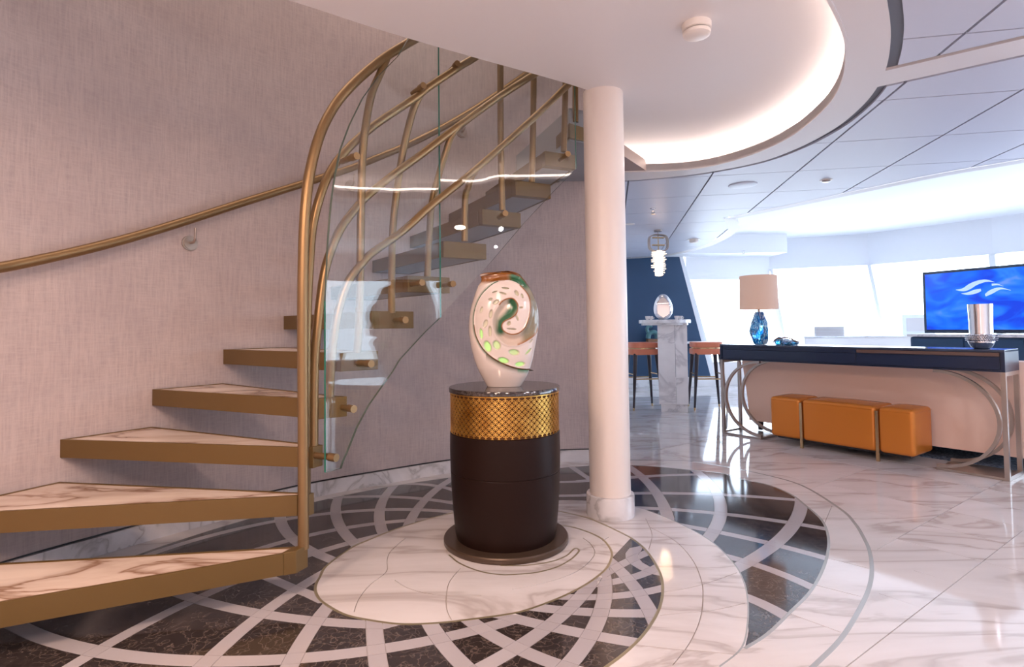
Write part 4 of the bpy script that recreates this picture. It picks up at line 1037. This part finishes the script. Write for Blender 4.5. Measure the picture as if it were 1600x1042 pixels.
# ---------------------------------------------------------------- silver vase
v = con('silver_vase', 'tall polished silver vase with a beaded ring on the near end of the console', 'vase', 2.07, .16, CH+.0005)
MB().lathe([(.044, 0), (.058, .008), (.074, .035), (.080, .052), (.078, .06)], 48).build('bowl_foot', 'chrome', v)
bd_ = MB()
for jz in range(4):
    for k in range(40):
        a = 2*math.pi*(k+.5*(jz % 2))/40; rr = .084+.006*math.sin(math.pi*(jz+.5)/4); z = .060+jz*.0125
        c3 = Vector((rr*math.cos(a), rr*math.sin(a), z)); r3 = .0075
        bd_.add([c3+Vector(p)*r3 for p in ((1, 0, 0), (0, 1, 0), (-1, 0, 0), (0, -1, 0), (0, 0, 1), (0, 0, -1))], [(0, 1, 4), (1, 2, 4), (2, 3, 4), (3, 0, 4), (1, 0, 5), (2, 1, 5), (3, 2, 5), (0, 3, 5)], True)
bd_.build('beaded_ring', 'chrome', v, kind='stuff')
MB().lathe([(.079, .055), (.085, .08), (.079, .108)], 48).build('ring_core', 'chrome', v)
MB().lathe([(.068, .105), (.069, .20), (.073, .325), (.070, .325), (.066, .20), (.064, .12)], 64).build('cylinder', 'chrome', v)

# ================================================================== TV AND CABINET
TVD = Vector((.387, -.922, 0)); TA = math.atan2(TVD.y, TVD.x); TP = at(1441, 428, 6.75)
t = thing('television', 'large wall screen showing blue with a pale wave emblem', 'television', (TP.x, TP.y, .965), TA, local=True)
TW, THh = 1.30, .735
MB().box(0, TW, 0, .05, 0, THh).build('bezel', 'tvframe', t, bevel=.004)
sc_ = MB().box(.03, TW-.03, -.004, .0, .04, THh-.03).build('screen', 'screen', t)
MB().box(.03, TW-.03, -.006, -.0035, .028, .041).build('lower_bezel', 'black', t)
def swoosh(top, bot, n=4):
    # filled outline in screen metres, 2 mm proud
    P = smooth(top, n); Q = smooth(bot, n); m_ = min(len(P), len(Q)); V = []; F = []
    P = [P[int(i*(len(P)-1)/30)] for i in range(31)]; Q = [Q[int(i*(len(Q)-1)/30)] for i in range(31)]
    V = [(x, -.0052, z) for x, z in P]+[(x, -.0052, z) for x, z in Q]+[(x, -.0041, z) for x, z in P]+[(x, -.0041, z) for x, z in Q]
    for i in range(30): F += [(i, 31+i, 32+i, i+1), (62+i, i, i+1, 63+i)]
    return MB().add(V, F)
def sp_(x, y): # crop pixels of the emblem -> screen metres
    return (.36+(x-577)*.00110, .50+(490-y)*.00118)
em = [
    ([(577, 488), (640, 478), (700, 440), (770, 415), (850, 410), (925, 440)], [(577, 492), (650, 508), (710, 490), (770, 455), (850, 432), (925, 441)]),
    ([(895, 452), (940, 455), (992, 482)], [(897, 474), (945, 468), (992, 483)]),
    ([(625, 527), (680, 520), (740, 500), (800, 492)], [(625, 530), (690, 545), (760, 535), (805, 515)]),
    ([(835, 545), (880, 510), (960, 490), (1052, 522)], [(840, 568), (900, 545), (970, 510), (1052, 524)])]
for a, b_2 in em:
    swoosh([sp_(*p) for p in a], [sp_(*p) for p in b_2]).build('wave_emblem', 'logo', sc_, fix=False, label='pale blue wave stripe of the emblem')
cb = thing('media_cabinet', 'navy cabinet with a pale marble top under the screen', 'cabinet', (TP.x, TP.y, 0), TA, local=True)
MB().box(-.12, 2.2, -.14, .40, .925, .955).build('marble_top', 'marble_bar', cb, bevel=.004)
MB().box(-.10, 2.18, -.12, .38, .08, .925).build('body', 'navywall', cb, bevel=.03)
MB().box(-.06, 2.14, -.08, .34, .001, .08).build('plinth', 'black', cb)
for x0 in (.0, .55, 1.10, 1.65): MB().box(x0-.05, x0+.48, -.135, -.119, .12, .90).build('door', 'navywall', cb, bevel=.003)
MB().box(.35, .95, .0, .22, 0, .0102).build('stand_foot', 'black', t)
vp_ = at(1298, 540, 9.0)
vg = thing('vent_grille', 'pale grille of horizontal slats standing in the bright window right of the lamp', 'grille', (vp_.x-.22, 9.05, .8855), R(-12), local=True)
MB().box(0, .44, .02, .05, 0, .16).build('backing', 'mullion', vg)
for k in range(6): MB().box(.01, .43, 0, .02, .012+k*.025, .022+k*.025).build('slat', 'ring', vg)
# picture by the window
fp = at(1428, 492, 8.2)
fp = at(1428, 492, 9.35)
f = thing('framed_picture', 'small white framed grey picture standing by the window left of the screen', 'picture', (fp.x-.20, fp.y, .8855), R(-20), local=True)
MB().box(0, .46, 0, .02, 0, .34).build('frame', 'mullion', f, bevel=.004)
MB().box(.06, .40, -.003, .0005, .06, .28).build('picture', 'ring', f)
lg = thing('window_ledge_unit', 'low white window seat unit behind the sofa', 'ledge', (5.2, 9.3, 0), R(-12), local=True)
MB().box(-.3, 1.9, 0, .45, 0, .86).build('body', 'white', lg, bevel=.01)
MB().box(-.32, 1.92, -.02, .47, .86, .885).build('top', 'marble_bar', lg)
# ================================================================== BAR
bp = (2.03, 7.06)
b = thing('bar_counter', 'tall white marble bar pillar carrying a thin rounded marble top', 'bar', (*bp, 0), -R(16), local=True)
MB().box(-.185, .025, .0, .30, .10, 1.125).build('pillar_panel', 'marble_bar', b, bevel=.002)
MB().box(.029, .175, .0, .30, .10, 1.125).build('pillar_panel', 'marble_bar', b, bevel=.002)
MB().box(-.16, .165, .02, .28, .0, .10).build('plinth', 'marble_bar', b)
ct = []
for i in range(40):
    a = 2*math.pi*i/40; ct.append((-.10+.33*math.copysign(abs(math.cos(a))**.7, math.cos(a)), .30+.42*math.copysign(abs(math.sin(a))**.7, math.sin(a))))
MB().prism(ct, 1.125, 1.17).build('worktop', 'marble_bar', b, bevel=.006)
MB().prism([(x*.9-.01, .30+(y-.30)*.9) for x, y in ct], 1.10, 1.126).build('worktop_core', 'marble_bar', b)
CT = 1.1705
_e = at(1036, 480, 7.16); e0 = (_e.x, 7.16)
eg = thing('chrome_egg', 'mirror polished chrome egg with a sliced face on the bar top', 'ornament', (*e0, CT), R(-15), local=True)
mb = MB(); n1, n2 = 28, 40; V = []; F = []
for i in range(n1+1):
    t_ = math.pi*i/n1; z = .165-.165*math.cos(t_); rr = .118*math.sin(t_)**.92*(1-.16*math.cos(math.pi-t_)) if 0 < i < n1 else .0
    for k in range(n2):
        a = 2*math.pi*k/n2; x, y = rr*math.cos(a), rr*math.sin(a)
        pl = -.075+.10*(z-.2)*(1 if z > .2 else 0)
        V.append((x, max(y, pl), z))
for i in range(n1):
    for k in range(n2): j = (k+1) % n2; F.append((i*n2+k, i*n2+j, (i+1)*n2+j, (i+1)*n2+k))
mb.add(V, F, True).build('shell', 'chrome', eg)
for i, (px, lab) in enumerate(((1009, 'small white porcelain cup farthest left on the bar top'), (1016, 'small white porcelain cup on the bar top between the end cup and the egg'), (1054, 'small white porcelain cup just right of the egg'), (1062, 'small white porcelain cup at the right end of the bar top'))):
    p = at(px, 493, 7.10)
    t = thing('cup', lab, 'cup', (p.x, 7.02+(i % 2)*.05, CT), 0, 'cups on the bar top', local=True)
    MB().lathe([(.015, 0), (.024, .02), (.027, .045), (.025, .045), (.02, .02), (0, .008)], 20).build('bowl', 'white', t)
    MB().tube([(.024, 0, .036), (.040, 0, .03), (.038, 0, .014), (.022, 0, .012)], .004, 6).build('handle', 'white', t)
# pendant
pp = (1.87, 7.05)
pe = thing('pendant_lamp', 'glowing pendant of stacked glass discs under a rounded metal frame above the bar', 'lamp', (*pp, ZC), R(10), local=True)
MB().lathe([(.05, 0), (.05, -.02)], 24).tube([(0, 0, -.02), (0, 0, -.09)], .006, 8).build('canopy', 'nickel', pe)
fr = []
for i in range(41):
    a = 2*math.pi*i/40; fr.append((.125*math.copysign(abs(math.cos(a))**.6, math.cos(a)), 0, -.165+.105*math.copysign(abs(math.sin(a))**.6, math.sin(a))))
MB().ribbon(fr, .03, .006, (0, 1, 0)).build('frame', 'rosette', pe)
MB().box(-.075, .075, -.02, .02, -.105, -.09).box(-.08, .08, -.02, .02, -.20, -.185).box(-.005, .005, -.005, .005, -.27, -.06).build('bracket', 'brass', pe)
for k in range(13):
    z = -.275-k*.024; rr = .085+.012*math.sin(k*1.9); dx = .010*math.sin(k*2.3)+(.012 if k > 8 else 0); rr *= (1 if k < 10 else .8-.12*(k-10))
    MB().lathe([(.03, z), (rr, z-.003), (rr, z-.009), (.03, z-.012)], 24, (dx, 0)).build('glass_disc', 'disc', pe)
MB().lathe([(.045, -.265), (.045, -.58), (.0, -.59)], 20).build('light_core', 'bulb', pe)
# wall ledge, teal ornament
wl = thing('wall_ledge', 'white marble ledge along the navy wall behind the bar', 'shelf', (1.6, 9.72, .78), 0)
MB().box(1.6, 3.38, 9.72, 9.965, .775, .81).build('slab', 'marble_bar', wl, bevel=.004)
for x in (1.75, 2.5, 3.2): MB().box(x, x+.04, 9.76, 9.965, .62, .775).build('bracket', 'white', wl)
tp = at(1020, 520, 9.82)
to = thing('teal_ornament', 'teal glazed animal ornament on a wooden block on the far ledge', 'ornament', (tp.x, 9.84, .8105), 0, local=True)
MB().box(-.10, .10, -.08, .08, 0, .05).build('block', 'wood', to)
MB().tube(smooth([(-.08, 0, .06), (-.06, 0, .14), (0, 0, .17), (.06, 0, .15), (.07, 0, .06)], 4), .045, 12, .035).tube(smooth([(-.06, 0, .14), (-.10, 0, .22), (-.06, 0, .28), (-.01, 0, .26)], 4), .035, 12, .022).build('body', 'teal', to)
# bar stools
def stool(x, y, rz, label):
    t = thing('bar_stool', label, 'bar stool', (x, y, 0), rz, 'bar stools', local=True)
    def ro(w, d, z0, z1, nm, m_):
        P = []
        for i in range(32):
            a = 2*math.pi*i/32; P.append((w*math.copysign(abs(math.cos(a))**.55, math.cos(a)), d*math.copysign(abs(math.sin(a))**.55, math.sin(a))))
        return MB().prism(P, z0, z1).build(nm, m_, t, bevel=.012)
    ro(.195, .185, .805, .875, 'seat', 'coral'); ro(.198, .188, .715, .79, 'seat_skirt', 'coral')
    MB().prism([(.188*math.cos(a), .178*math.sin(a)) for a in [2*math.pi*i/32 for i in range(32)]], .789, .806).build('seat_band', 'brass', t)
    for sx_ in (-1, 1):
        for sy_ in (-1, 1):
            lg_ = MB().tube([(sx_*.145, sy_*.135, .73), (sx_*.20, sy_*.19, .035)], .029, 12, .014).build('leg', 'darkleg', t)
            MB().tube([(sx_*.20, sy_*.19, .036), (sx_*.203, sy_*.193, .0)], .0135, 12, .011).build('ferrule', 'brass', lg_)
    for a, b in (((-1, -1), (1, -1)), ((-1, 1), (1, 1)), ((-1, -1), (-1, 1)), ((1, -1), (1, 1))):
        z = .40 if a[1] == b[1] else .46
        f = lambda q_: (q_[0]*(.20-.055*(z-.035)/.695), q_[1]*(.19-.055*(z-.035)/.695), z)
        MB().tube([f(a), f(b)], .009, 8).build('foot_rail', 'brass', t)
    return t
stool(1.73, 7.45, R(8), 'coral leather bar stool just right of the column, left of the marble bar')
stool(2.55, 7.36, R(-6), 'coral leather bar stool between the marble bar and the console')
# exterior louvred box seen dimly through the glass
